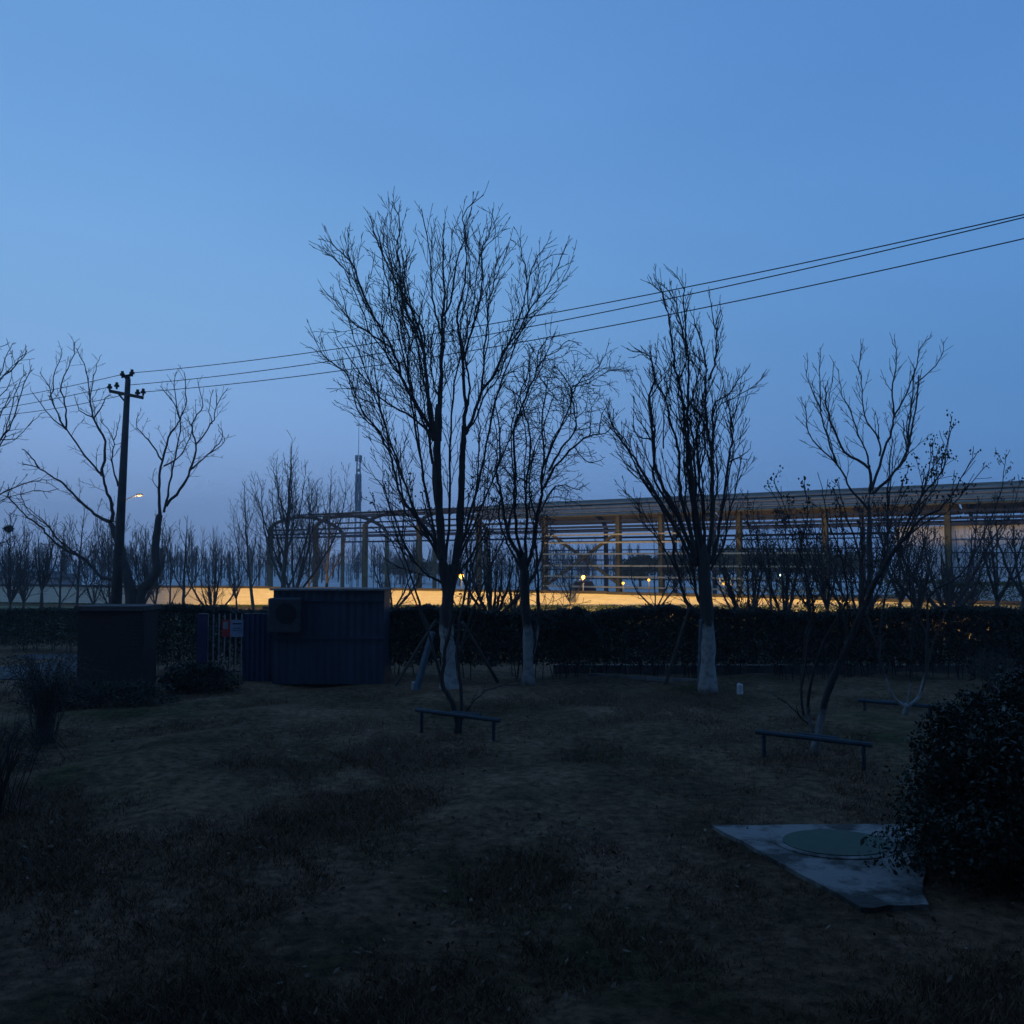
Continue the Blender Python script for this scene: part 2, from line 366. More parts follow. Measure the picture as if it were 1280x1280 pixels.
def grown_tree(name, label, cat, px, Y, top, kind, seed, S=ST, lvl=2, r=.06, spread=1.0, fork=.3, n=6, bark='bark', twig='twig', group=None, seeds=0, lean=0, base_z=0, paint=None):
    rng = random.Random(seed)
    b = Vector((P(px, 720, Y).x, Y, base_z)); H = P(px, top, Y).z - base_z
    root = empty(name, b, label, cat, group); tm = MB(); cm = MB(); tips = []
    def lead(p0, p1, ra, rb, bow, lv, t0=.1, mb=None):
        mid = p0.lerp(p1, .5) + bow; pts = smooth_line([p0, p0.lerp(mid, .5)+bow*.25, mid, mid.lerp(p1, .5)+bow*.2, p1], 4, .012*H/6, rng); k = len(pts)-1
        rad = [ra+(rb-ra)*i/k for i in range(k+1)]; (mb or tm).tube(pts, rad, 5 if ra > .02 else 4, cap=False)
        dirs = [(pts[min(i+1,k)]-pts[max(i-1,0)]).normalized() for i in range(k+1)]; tips.append(pts[-1])
        return pts, dirs, rad, (p1-p0).length
    if kind == 'leader':
        p1 = b + Vector((lean*H, rng.uniform(-.03,.03)*H, H)); pts, dirs, rad, L = lead(b - Vector((0,0,.05)), p1, r, .008, Vector((rng.uniform(-.02,.02)*H,0,0)), lvl)
        for i in range(n):
            t = fork + (.88-fork)*i/n; j = int(t*(len(pts)-1)); a = i*2.4+rng.random(); q = pts[j]; ln = H*(1-t)*rng.uniform(.62,.9)+.3
            o = spread*ln*.33; e = q + Vector((math.cos(a)*o, math.sin(a)*o, ln*.92))
            x = lead(q, e, rad[j]*.5, .006, Vector((math.cos(a), math.sin(a), 0))*o*.28, lvl)
            side(cm, x[0], x[1], x[2], x[3], lvl, rng, S, tips, .1)
        side(cm, pts, dirs, rad, L, lvl, rng, S, tips, max(fork,.4), .18)
    else:
        fz = H*fork; top_ = b + Vector((lean*fz, 0, fz)); tm.tube(smooth_line([b-Vector((0,0,.05)), b.lerp(top_,.5)+Vector((rng.gauss(0,.02),0,0)), top_], 3), [r*1.2, r*1.1, r*1.05, r, r*.9, r*.7, r*.3], 8, cap=True)
        for i in range(n):
            a = i*2*math.pi/n + rng.uniform(-.7,.7); ln = (H-fz)*rng.uniform(.55,1.0); o = spread*ln*rng.uniform(.1,.55)
            q = top_ - Vector((0,0,fz*.12*rng.random())); e = top_ + Vector((math.cos(a)*o+lean*ln, math.sin(a)*o, ln))
            x = lead(q, e, r*rng.uniform(.45,.6), .006, Vector((math.cos(a), math.sin(a), 0))*o*rng.uniform(-.05,.4), lvl)
            side(cm, x[0], x[1], x[2], x[3], lvl, rng, S, tips, .08)
    tm.build('trunk', painted_bark(name+' painted bark', paint) if paint is not None else M[bark], root, smooth=True)
    cm.build('crown', M[twig], root)
    if seeds: seed_heads(root, tips, seeds, rng)
    return root

# ================================================================== SETTING
# ground: one sheet to the horizon, finely waved near the camera
SLAB = [G(890,1037), G(1150,1034), G(1160,1137), G(1076,1140)]
def ground():
    xs = np.concatenate([[-600,-400,-250,-120,-60], np.arange(-32, 32.01, .25), [60,120,250,400,600]])
    ys = np.concatenate([[-100,-60,-15,-4], np.arange(0, 30.01, .25), np.arange(32, 90, 4), [120,200,300,450,640]])
    rg = np.random.default_rng(4); X, Yg = np.meshgrid(xs, ys)
    Z = np.zeros_like(X)
    for k in range(26):
        fx, fy = rg.normal(0, 1.6, 2); Z += np.sin(X*fx+Yg*fy+rg.uniform(0,6))*.010
    Z += rg.normal(0,.004,Z.shape)
    Z *= ((np.abs(X) < 32) & (Yg > 0) & (Yg < 30))
    cx, cy = SLAB[0].lerp(SLAB[2], .5).x, SLAB[0].lerp(SLAB[2], .5).y; m_ = np.clip((np.hypot(X-cx, Yg-cy)-1.9)/.8, 0, 1); Z = Z*m_
    m = MB(); m.v = [tuple(v) for v in np.stack([X, Yg, Z], -1).reshape(-1,3)]; nx = len(xs)
    m.f = [(j*nx+i, j*nx+i+1, (j+1)*nx+i+1, (j+1)*nx+i) for j in range(len(ys)-1) for i in range(nx-1)]
    o = m.build('ground', M['ground'], smooth=True); tag(o, 'patchy dry brown winter lawn', kind='structure')
ground()
# dry grass blades and tufts
def grass():
    rg = np.random.default_rng(9); n = 320000
    d = 5.0 + 15.5*rg.random(n)**1.25; u = rg.uniform(-.64,.64,n); X = u*d; Yv = d
    # clumpiness
    c = np.zeros(n)
    for k in range(14):
        fx, fy = rg.normal(0, 1.3, 2); c += np.sin(X*fx+Yv*fy+rg.uniform(0,6))
    for k in range(10):
        fx, fy = rg.normal(0, 6, 2); c += .8*np.sin(X*fx+Yv*fy+rg.uniform(0,6))
    keep = rg.random(n) < 1/(1+np.exp(-c*.55))
    sA, sB, sC, sD = SLAB
    def inside(x, y):
        r = np.ones(len(x), bool); q = [sA, sB, sC, sD]
        sg = None
        for i in range(4):
            a = q[i]; b = q[(i+1) % 4]; cr = (b.x-a.x)*(y-a.y)-(b.y-a.y)*(x-a.x)
            r &= (cr < .06)
        return r
    keep &= ~inside(X, Yv)
    X, Yv, c = X[keep], Yv[keep], c[keep]; n = len(X)
    h = (.022+.05*rg.random(n)**2)*(1+.10*np.clip(c,-3,4)); a = rg.uniform(0, 2*np.pi, n); wd = .004+.004*rg.random(n)
    le = rg.normal(0,.9,(n,2))*h[:,None]
    z0 = np.full(n, -.02)
    A = np.stack([X-np.cos(a)*wd, Yv-np.sin(a)*wd, z0], 1); B = np.stack([X+np.cos(a)*wd, Yv+np.sin(a)*wd, z0], 1)
    T = np.stack([X+le[:,0], Yv+le[:,1], h], 1)
    V = np.stack([A,B,T],1).reshape(-1,3)
    me = bpy.data.meshes.new('dry_grass'); me.vertices.add(n*3); me.vertices.foreach_set('co', V.ravel())
    me.loops.add(n*3); me.loops.foreach_set('vertex_index', np.arange(n*3, dtype=np.int32))
    me.polygons.add(n); me.polygons.foreach_set('loop_start', np.arange(0,n*3,3,dtype=np.int32)); me.polygons.foreach_set('loop_total', np.full(n,3,dtype=np.int32))
    me.update(calc_edges=True); me.materials.append(M['grassb'])
    o = bpy.data.objects.new('dry_grass', me); COL.objects.link(o); tag(o, 'short dry brown grass covering the lawn', 'grass', kind='stuff')
grass()
def litter():
    rg = np.random.default_rng(12); n = 5200; d = 5.2+15*rg.random(n)**1.1; u = rg.uniform(-.62,.62,n); k = np.sin(u*d*1.1+2)+np.sin(d*.9)+rg.normal(0,1,n) > .1
    C = np.stack([u*d, d, .02+.02*rg.random(n)],1)[k]
    o = leaves('fallen_leaves', mat('dry fallen leaves', (.10,.06,.035), col2=(.30,.21,.14), scale=5), C, .03, None, 12); tag(o, 'dry fallen leaves scattered over the lawn', 'leaves', kind='stuff')
litter()
def sheet(name, pts, z, m, label, kind='structure'):
    b = MB(); b.prism([(p.x, p.y) for p in pts], z-.05, z); o = b.build(name, m); tag(o, label, kind=kind); return o
sheet('path', [Vector((-30,22.2,0)), Vector((-10.6,22.2,0)), Vector((-13.4,28,0)), Vector((-34,28,0))], .035, M['path'], 'pale path crossing behind the lawn at the left')
sheet('sky_band', [Vector((-600,76,0)), Vector((600,76,0)), Vector((600,640,0)), Vector((-600,640,0))], .02, M['sky_band'], 'pale added sheet standing for the light low sky beyond the hall')  # added sheet: bright sky between the far trees, given as pale ground
sheet('verge', [Vector((-45,36,0)), Vector((34,34,0)), Vector((34,41,0)), Vector((-45,60,0))], .03, M['lawn_green'], 'lamplit green grass verge below the boundary wall')

# building whose window the picture is taken from: it shades the lawn near the camera
house = empty('house', (0,-.8,0), 'plain rendered house standing behind the viewpoint', 'house')
m = MB(); m.box((0,-4.9,7.5), (17,4.1,7.5)); m.build('wall', M['render'], house)
m = MB(); m.box((0,-4.6,15.15), (17.6,4.7,.15)); m.build('roof', M['tile'], house)
for sx in (-1,1):
    m = MB(); m.box((sx*12.2,4.6,7.5), (3.6,5.4,7.5)); m.build('added_shade_wing', M['render'], house)  # unseen side wings added to shade the near lawn

# ------------------------------------------------------------------ steel frame hall
A0 = Vector((-.274*81, 81, 0)); DV = Vector((.0607*81, -.0427*81, 0)); WV = Vector((5.2, 7.4, 0)); BAY = DV.length
def fr(n, w=0.0, z=0.0): return A0 + DV*n + WV*w + Vector((0,0,z))
EAVE_F, EAVE_B, RISE = 6.05, 5.75, 7.2
def arch_z(w):
    e = EAVE_F + (EAVE_B-EAVE_F)*w
    return e + (RISE-5.9)*math.sin(math.pi*w)**.62 if 0 < w < 1 else e
hall = empty('steel_frame_hall', A0, 'long unfinished steel frame hall with arched rafters and a low brown roof', 'hall')
cols = [0,1,2,3,4,5,6.0,6.53,7.42,8.3,9.4,10.5,11.6]
for i, n in enumerate(cols):
    m = MB(); m.box(fr(n,0,EAVE_F/2), (.11,.15,EAVE_F/2), DV)
    m.box(fr(n,0,EAVE_F/2)+DV.normalized()*.13, (.018,.2,EAVE_F/2-.02), DV); m.box(fr(n,0,EAVE_F/2)-DV.normalized()*.13, (.018,.2,EAVE_F/2-.02), DV)
    m.build('column', M['steel'], hall)
    if n < 6.2 or i % 2:
        m = MB(); m.box(fr(n,1,EAVE_B/2), (.12,.16,EAVE_B/2), DV); m.build('column', M['steel'] if n < 4 else M['steel_dark'], hall)
    m = MB(); pr = None
    for k in range(19):
        wv = k/18; q = fr(n, wv, arch_z(wv)-.12)
        if pr: m.beam(pr, q, .2, .27)
        pr = q
    m.build('arch_rafter', M['steel_brown'] if n < 6 else M['steel_dark'], hall)
for wv, dz, n0, n1, th in ((.12,.17,0,13,.10),(.3,.12,0,13,.10),(.5,.1,0,13,.12),(.7,.12,0,13,.1),(.88,.15,0,13,.1)):
    m = MB(); m.beam(fr(n0,wv,arch_z(wv)+dz), fr(n1,wv,arch_z(wv)+dz), th, .14)
    for k in range(0, 14):                                     # cleats
        if wv < .6: m.beam(fr(n0+k*.33,wv,arch_z(wv)+dz), fr(n0+k*.33,wv,arch_z(wv)+dz+.24), .07, .07)
    m.build('purlin', M['steel_brown'], hall)
for z, w_, mm in ((EAVE_F-.75,0,'steel_dark'),(EAVE_F-1.05,0,'steel_dark'),(EAVE_F-.35,0,'steel_dark'),(EAVE_B-.3,1,'steel_dark'),(EAVE_B-.95,1,'steel_dark')):
    m = MB(); m.beam(fr(0,w_,z), fr(13,w_,z), .14, .16); m.build('eave_beam', M[mm], hall)
for z in (4.75, 4.2, 3.42, 2.6, 1.85, 1.15):
    m = MB(); m.beam(fr(5,-.03,z), fr(8.3 if z < 4 else 6.9,-.03,z), .09, .11); m.build('girt', M['girt'], hall)
for z in (4.5, 3.8, 3.0, 2.2, 1.5):
    m = MB(); m.beam(fr(4,1,z), fr(8.5,1,z), .08, .09); m.build('girt', M['steel_dark'], hall)
for z in (4.9, 4.1, 3.4, 2.6, 1.8):
    m = MB(); m.beam(fr(9.4,.0,z), fr(13,.0,z), .05, .06); m.build('girt', M['steel_dark'], hall)
for a, b in (((5.03,1.3),(5.97,4.9)),((5.03,4.9),(5.97,1.3))):
    m = MB(); m.beam(fr(a[0],.02 if a[1]<2 else .05,a[1]), fr(b[0],.02 if a[1]<2 else .05,b[1]), .16, .2); m.build('cross_brace', M['steel'], hall)
# roof sheets: overlapping strips that follow the arch
m = MB(); ws = [-.05,-.01,.03,.07,.11,.16,.21,.27,.34,.42,.5,.6,.7,.8,.9,1.04]
for i in range(len(ws)-1):
    za = arch_z(max(ws[i],0.001))+.18 + (0 if ws[i] > 0 else -.1); zb = arch_z(min(max(ws[i+1],.001),.999))+.24
    for n0, n1 in ((3.9,6.6),(6.62,9.3),(9.32,13)):
        p = [fr(n0,ws[i],za), fr(n1,ws[i],za), fr(n1,ws[i+1],zb-.06), fr(n0,ws[i+1],zb-.06)]
        b0 = len(m.v)
        for q in p: m.v.append(tuple(q))
        for q in p: m.v.append((q.x, q.y, q.z-.05))
        for f in ((0,1,2,3),(7,6,5,4),(0,4,5,1),(1,5,6,2),(2,6,7,3),(3,7,4,0)): m.f.append(tuple(b0+j for j in f))
for wv in (.0,.05,.13,.24,.38): m.beam(fr(3.9,wv,arch_z(max(wv,.001))+.25), fr(13,wv,arch_z(max(wv,.001))+.25), .08, .07)
rf = m.build('roof', M['roof'], hall)
m = MB(); m.beam(fr(3.9,-.06,EAVE_F+.02), fr(13,-.06,EAVE_F+.02), .11, .10); m.build('gutter', M['steel'], hall)
m = MB()
for k in range(60):
    n = 8.97 + k*.075
    m.box(fr(n,.035,2.5)+DV.normalized()*0, (BAY*.036,.03+.012*(k%2),2.38), DV)
m.build('wall_panel', M['panel'], hall)

# ------------------------------------------------------------------ boundary wall
def wallpt(px, Y): p = P(px, 740, Y); return Vector((p.x, Y, 0))
bw = empty('boundary_wall', wallpt(400,54), 'long low cream wall lit orange, behind the hedge', 'wall')
wl = [wallpt(-260,66), wallpt(100,60.5), wallpt(338,56.5), wallpt(560,52), wallpt(760,47.5), wallpt(1010,41), wallpt(1330,35)]
HW = 1.18
m = MB(); c = MB()
for a, b in zip(wl[:-1], wl[1:]):
    m.beam(a+Vector((0,0,HW/2)), b+Vector((0,0,HW/2)), .24, HW); c.beam(a+Vector((0,0,HW+.05)), b+Vector((0,0,HW+.075)), .36, .15)
    nrm = (b-a).normalized(); k = int((b-a).length/6)
m.build('wall', M['wall'], bw); c.build('coping', M['coping'], bw)
# added low floodlights, out of view, that light the wall
fi = 0
def along(t):
    L = [(b-a).length for a, b in zip(wl[:-1], wl[1:])]; s = t*sum(L)
    for (a, b), l in zip(zip(wl[:-1], wl[1:]), L):
        if s <= l: return a.lerp(b, s/l), (b-a).normalized()
        s -= l
    return wl[-1], (wl[-1]-wl[-2]).normalized()
def proj(p): 
    x, y, z = p.x, p.y, p.z-CAMH; f = y*CP+z*SP; v = -y*SP+z*CP
    return 640+F*x/f, 640-F*v/f
k = 0
for i in range(30):
    t = i/29; p, d = along(t); nrm = Vector((d.y, -d.x, 0))
    pos = p + nrm*5.0; X, _ = proj(pos)
    if not (165 < X < 1210): continue
    k += 1
    rt = empty('added_floodlight', (pos.x, pos.y, 0), 'small added sodium lamp, unseen on the verge, lighting the cream wall', 'added_floodlight', 'added floodlights along the wall')
    b = MB(); b.box(pos+Vector((0,0,.26)), (.14,.09,.10), d); b.beam(pos+Vector((0,0,0)), pos+Vector((0,0,.17)), .04, .04); b.build('housing', M['black'], rt)
    b = MB(); b.box(pos+Vector((0,0,.26))-nrm*.093, (.12,.004,.08), d); b.build('lens', M['lamp_f'], rt)
    fade = min(1, max(.6, (X-140)/60)) * min(1, max(.4, (1300-X)/150))
    lo = light('added_flood', pos+Vector((0,0,.34))-nrm*.12, 700*fade, (1,.60,.145), .12, 'SPOT', rt)
    lo.data.spot_size = R(125); lo.data.spot_blend = 1
    tgt = (-nrm*5 - Vector((0,0,.5))).normalized(); lo.rotation_euler = tgt.to_track_quat('-Z', 'Y').to_euler()
b = MB(); q, d = along(.0); p = P(715,748,48.1); b.box(p+Vector((0,0,0)), (.13,.08,.22)); b.box(p+Vector((0,-.09,.02)), (.1,.02,.17)); tag(b.build('meter_box', M['grey'], loc=p), 'small dark meter box fixed on the lit cream wall', 'box')

# ------------------------------------------------------------------ lamps
def street_lamp():
    base = P(152,700,60); base.z = 0
    rt = empty('street_lamp', base, 'lit street lamp on a curved arm beside the utility pole', 'street lamp')
    zt = P(155,626,60).z; b = MB(); b.tube([base, base+Vector((0,0,zt))], [.09,.06], 8); b.build('post', M['grey'], rt)
    tip = P(170,620,60); b = MB(); b.tube(smooth_line([base+Vector((0,0,zt-.2)), base+Vector((.35,0,zt+.15)), tip], 4), .035, 6); b.build('arm', M['grey'], rt)
    b = MB(); h = P(174,619,60); b.box(h+Vector((0,0,.06)), (.2,.1,.04)); b.build('lamp_head', M['grey'], rt)
    b = MB(); b.box(h+Vector((0.05,0,-.02)), (.13,.08,.025)); b.build('lens', M['lamp'], rt)
    light('lamp', h-Vector((0,0,.2)), 150, (1,.62,.25), .2, parent=rt)
street_lamp()
LAMPS = [(577,720,59,'lamp',.19,70,'brightest garden lamp glowing behind the tall central tree'),
         (729,722,58,'lamp',.15,120,'bright round garden lamp under the cross braces of the hall'),
         (779,729,56,'lamp_d',.09,20,'small amber lamp beside the hall column right of the cross braces'),
         (811,725,55,'lamp_d',.09,20,'small amber lamp between two hall columns left of the painted tree'),
         (905,729,50,'lamp_d',.10,20,'small amber lamp just right of the painted tree trunk'),
         (976,719,49,'lamp_w',.07,15,'small greenish white lamp above the metal railing')]
for x, y, Y, mt, r, e, lb in LAMPS:
    h = P(x,y,Y); rt = empty('garden_lamp', (h.x,h.y,0), lb, 'lamp', 'small lamps behind the boundary wall')
    b = MB(); b.tube([(h.x,h.y,0),(h.x,h.y,h.z-r)], [.05,.035], 6); b.build('post', M['grey'], rt)
    b = MB(); b.sphere(h, r); b.build('lamp_globe', M[mt], rt)
    b = MB(); b.tube([h+Vector((0,0,r*.9)), h+Vector((0,0,r*1.25))], [r*1.1, r*.2], 10); b.build('cap', M['grey'], rt)
    l = light('lamp', h-Vector((0,.35+r,0)), e, (1,.65,.28) if mt != 'lamp_w' else (.85,1,.7), .15, parent=rt)
# car with lit headlights beyond the wall
def car():
    c = P(732,741,70); rt = empty('parked_car', (c.x,c.y,0), 'dark car with headlights on beyond the lit wall', 'car'); z = c.z
    prof = [(-2.1,.35),(-2.15,.8),(-1.95,1.0),(-1.3,1.08),(-.6,1.5),(.7,1.52),(1.4,1.1),(2.0,1.0),(2.15,.7),(2.1,.35)]
    b = MB(); n = len(prof)
    for s in (-.85,.85):
        for y, zz in prof: b.v.append((c.x+s*(1 if zz < 1.2 else .8), c.y+2.2+y, zz-.9+z+.25))
    for i in range(n): b.f.append((i,(i+1)%n,n+(i+1)%n,n+i))
    b.f.append(tuple(range(n))); b.f.append(tuple(range(2*n-1,n-1,-1))); b.build('body', M['black'], rt)
    for sx in (-.32,.32):
        q = MB(); q.sphere((c.x+sx*1.7, c.y, z), .075); q.build('headlight', M['lamp_c'], rt)
    for sx in (-.8,.8):
        for sy in (.9,3.5):
            q = MB(); q.tube([(c.x+sx-.1,c.y+sy,z-.35),(c.x+sx+.1,c.y+sy,z-.35)], .32, 12); q.build('wheel', M['black'], rt)
    return rt
car()

# telecom tower
def tower():
    Y = 200; b0 = P(447,700,Y); b0.z = 0; rt = empty('telecom_tower', b0, 'slim telecom mast with stacked antennas rising above the arches', 'tower')
    zt = P(447,572,Y).z; b = MB(); hw = .55
    for sx, sy in ((-1,-1),(1,-1),(1,1),(-1,1)): b.tube([b0+Vector((sx*hw*1.4,sy*hw*1.4,0)), b0+Vector((sx*hw*.6,sy*hw*.6,zt))], .09, 4)
    for k in range(24):
        z0 = zt*k/24; z1 = zt*(k+1)/24; s0 = hw*(1.4-.8*k/24); s1 = hw*(1.4-.8*(k+1)/24); sg = 1 if k % 2 else -1
        for y in (-1,1): b.beam(b0+Vector((-sg*s0,y*s0,z0)), b0+Vector((sg*s1,y*s1,z1)), .06,.06)
        for x in (-1,1): b.beam(b0+Vector((x*s0,-sg*s0,z0)), b0+Vector((x*s1,sg*s1,z1)), .06,.06)
    b.build('mast', M['tower'], rt)
    b = MB(); b.tube([b0+Vector((0,0,zt)), b0+Vector((0,0,P(447,515,Y).z))], [.08,.03], 5); b.build('lightning_rod', M['tower'], rt)
    for py, rr_, hh in ((573,.62,.7),(588,.35,.25),(600,.55,1.3),(610,.6,1.0),(621,.65,1.1),(632,.55,1.3)):
        z = P(447,py,Y).z
        b = MB(); b.tube([b0+Vector((0,0,z-.06)), b0+Vector((0,0,z+.06))], rr_*.9, 12); b.build('platform', M['tower'], rt)
        for a in range(6):
            q = b0+Vector((math.cos(a*1.047+py)*rr_, math.sin(a*1.047+py)*rr_, z)); b = MB(); b.box(q, (.16,.12,hh)); b.build('antenna', M['grey'], rt)
tower()

# dark roofed low building at far left
def low_building():
    c = P(15,740,70); c.z = 0; rt = empty('low_building', c, 'low pale building with a dark pitched roof at the far left', 'building')
    b = MB(); b.box(c+Vector((-3,2.5,.85)), (6.2,2.3,.85)); b.build('wall', M['render'], rt)
    b = MB(); zt = P(15,714,70).z; b.v = [(c.x-9.6,c.y-.2,1.6),(c.x+3.6,c.y-.2,1.6),(c.x+3.6,c.y+5.2,1.6),(c.x-9.6,c.y+5.2,1.6),(c.x-8.2,c.y+2.5,zt),(c.x+2,c.y+2.5,zt)]
    b.f = [(0,1,5,4),(2,3,4,5),(1,2,5),(3,0,4),(3,2,1,0)]; b.build('roof', M['tile'], rt)
    for k in range(4):
        b = MB(); b.box(c+Vector((-7.4+k*2.6,.19,.95)), (.5,.03,.4)); w_ = b.build('window', M['black'], rt)
low_building()
# metal railing right of centre
b = MB(); a_ = P(900,741,50); e_ = P(1008,743,46); a_.z = 0; e_.z = 0
rt = empty('metal_railing', a_, 'pale metal railing standing in front of the hall, right of centre', 'railing')
for z in (1.3,1.6,1.95): b.beam(a_+Vector((0,0,z)), e_+Vector((0,0,z)), .05, .05)
b.build('rail', M['girt'], rt)
for k in range(8):
    b = MB(); q = a_.lerp(e_, k/7); b.beam(q, q+Vector((0,0,2.0)), .06, .06); b.build('post', M['girt'], rt)

# ------------------------------------------------------------------ utility pole and wires
def upole():
    Y = 24.0; bs = P(146,700,Y); bs.z = 0; tp = P(160,474,Y)
    bs = P(145,757,Y); d = (tp-bs); bs = bs - d*(bs.z/d.z)
    rt = empty('utility_pole', bs, 'tapering concrete utility pole with crossarm carrying three cables', 'utility pole')
    b = MB(); b.tube([bs, bs.lerp(tp,.5), tp], [.17,.118,.07], 14); b.build('pole', M['conc_pole'], rt, smooth=True)
    arm = MB(); A, B = P(138,489,Y+.35), P(178,497,Y-.35); arm.beam(A, B, .08, .09); arm.beam(A.lerp(B,.25)-Vector((0,0,.02)), P(157,503,Y), .04, .03)
    arm.build('crossarm', M['black'], rt)
    tb = MB(); C_, D_ = P(153,468,Y), P(166,466,Y); tb.beam(C_-Vector((0,0,.06)), D_-Vector((0,0,.06)), .06, .06); tb.beam(P(158,470,Y), tp, .09, .12); tb.build('top_bracket', M['black'], rt)
    tops = []
    def ins(p):
        i = MB(); i.tube([p-Vector((0,0,.10)), p-Vector((0,0,.04)), p-Vector((0,0,.035)), p+Vector((0,0,.02)), p+Vector((0,0,.03)), p+Vector((0,0,.09))], [.03,.03,.075,.07,.045,.04], 8); i.build('insulator', M['insul'], rt); tops.append(p+Vector((0,0,.05)))
    for q in (P(153,468,Y),P(165,466,Y),P(137,484,Y+.3),P(146,482,Y+.25),P(172,491,Y-.25),P(179,490,Y-.35)): ins(q)
    return bs
upole()
P0 = Vector((P(160,470,24).x, 24)); PE = Vector((P(1280,270,12.6).x, 12.6)); DW = PE-P0
def wire(pr, label):
    """pr: pixel samples (x,y); height is a parabola through them"""
    T = []; Zs = []
    for x, y in pr:
        # intersect the viewing ray with the vertical plane through the line of poles
        d = ray(x, y); u = d.x/d.y; t = (u*P0.y-P0.x)/(DW.x-u*DW.y); Yv = P0.y+DW.y*t; T.append(t); Zs.append(P(x,y,Yv).z)
    cz = np.polyfit(T, Zs, min(2, len(T)-1)); t0, t1 = min(T), max(T)
    if t1 > .9: t1 = 1.25
    if t0 < -.1: t0 = -.9
    pts = []
    for k in range(41):
        t = t0+(t1-t0)*k/40; q = P0+DW*t; pts.append((q.x, q.y, np.polyval(cz, t)))
    b = MB(); b.tube(pts, .0095, 5); return b.build('power_cable', M['wire'], loc=pts[0]), label
W = [([(165,466),(320,450),(720,385.6),(1000,329.4),(1280,268.5)], 'topmost cable running from the utility pole towards the upper right'),
     ([(163,481),(320,464.5),(720,397.7),(1000,336.4),(1280,272.5)], 'middle cable running from the utility pole towards the upper right'),
     ([(176,490),(320,477),(720,415.6),(1000,359),(1280,299)], 'lowest cable running from the utility pole towards the upper right'),
     ([(153,468),(100,480),(0,499)], 'topmost cable running left from the utility pole'),
     ([(140,483),(60,500),(0,510.5)], 'middle cable running left from the utility pole'),
     ([(157,493),(60,512),(0,519)], 'lowest cable running left from the utility pole')]
for pr, lb in W:
    o, l = wire(pr, lb); tag(o, l, 'cable', 'cables of the utility pole')

# ================================================================== HEDGES AND SHRUBS
def box_cloud(n, a, b, depth, z0, z1, rg, bumpy=.17):
    """leaf centres filling a hedge from a to b, denser towards its faces"""
    t = rg.random(n); q = rg.random(n); z = z0+(z1-z0)*rg.random(n)**.8
    face = rg.integers(0,3,n); q = np.where(face == 0, rg.random(n)*.25, q); z = np.where(face == 1, z1-rg.random(n)*.12, z)
    ax = np.array([b[0]-a[0], b[1]-a[1]]); L = np.linalg.norm(ax); ax /= L; nr = np.array([-ax[1], ax[0]])
    s = t*L; bump = sum(np.sin(s*f+p)*bumpy/(1+i) for i, (f, p) in enumerate(((.9,1),(2.3,4),(5.1,2),(11,.5))))
    X = a[0]+ax[0]*s+nr[0]*(q*depth-bump*.6); Yv = a[1]+ax[1]*s+nr[1]*(q*depth-bump*.6)
    z = z + bump*.38*(z-z0)/(z1-z0) + rg.normal(0,.03,n) + np.where(rg.random(n) < .02, rg.random(n)*.10, 0)
    return np.stack([X,Yv,z],1)
def hedge(name, label, a, b, depth, z0, z1, n, mt, seed, size=.035, stems=True, cat='hedge', bumpy=.17):
    rg = np.random.default_rng(seed); rt = empty(name, ((a[0]+b[0])/2,(a[1]+b[1])/2,0), label, cat)
    leaves('foliage', mt, box_cloud(n, a, b, depth, z0, z1, rg, bumpy), size, rt, seed)
    if stems:
        sm = MB(); L = math.hypot(b[0]-a[0], b[1]-a[1]); rng = random.Random(seed)
        for k in range(int(L*7)):
            t = rng.random(); q = rng.random()*depth; x = a[0]+(b[0]-a[0])*t; y = a[1]+(b[1]-a[1])*t+q
            sm.tube([(x,y,-.02),(x+rng.gauss(0,.05),y,.4),(x+rng.gauss(0,.15),y+rng.gauss(0,.1),z1*.9)], [.014,.011,.005], 4, cap=False)
        sm.build('stems', M['twig'], rt)
    return rt
YH = 22.3
X = lambda px, Y: (px-640)/F*Y
hedge('clipped_hedge', 'long dark clipped hedge across the middle behind the painted trees', (X(470,YH),YH+.1), (X(1420,YH),YH-.4), 1.0, .35, 1.70, 150000, M['leaf'], 3, .045)
hedge('clipped_hedge', 'dark hedge between the brick box and the picket gate', (X(150,YH),YH+.4), (X(345,YH),YH+.3), .9, .3, 1.72, 34000, M['leaf'], 5)
hedge('clipped_hedge', 'farther hedge behind the path at the left edge', (X(-120,29),29), (X(110,29),28.7), .9, .2, 1.4, 44000, M['leaf'], 6)
hedge('golden_hedge', 'low yellow green hedge lit by lamps at the far right', (X(1105,42),42), (X(1290,40),40), .9, .5, 2.0, 9000, M['leaf_gold'], 7, .05, False)
def verge_strip():
    rg = np.random.default_rng(8); rt = empty('verge_hedge', (0,48,0), 'low lamplit green strip of shrubs along the foot of the cream wall', 'hedge'); C = []
    for k in range(26000):
        p, d = along(.12+.88*rg.random()); nrm = Vector((d.y,-d.x,0)); q = p+nrm*(.3+.45*rg.random())
        zt = max(.05, 3-56.3*q.y/1100)+rg.normal(0,.02)
        C.append((q.x, q.y, zt*rg.random()**.5))
    leaves('foliage', M['leaf_gold'], np.array(C), .055, rt, 8)
verge_strip()
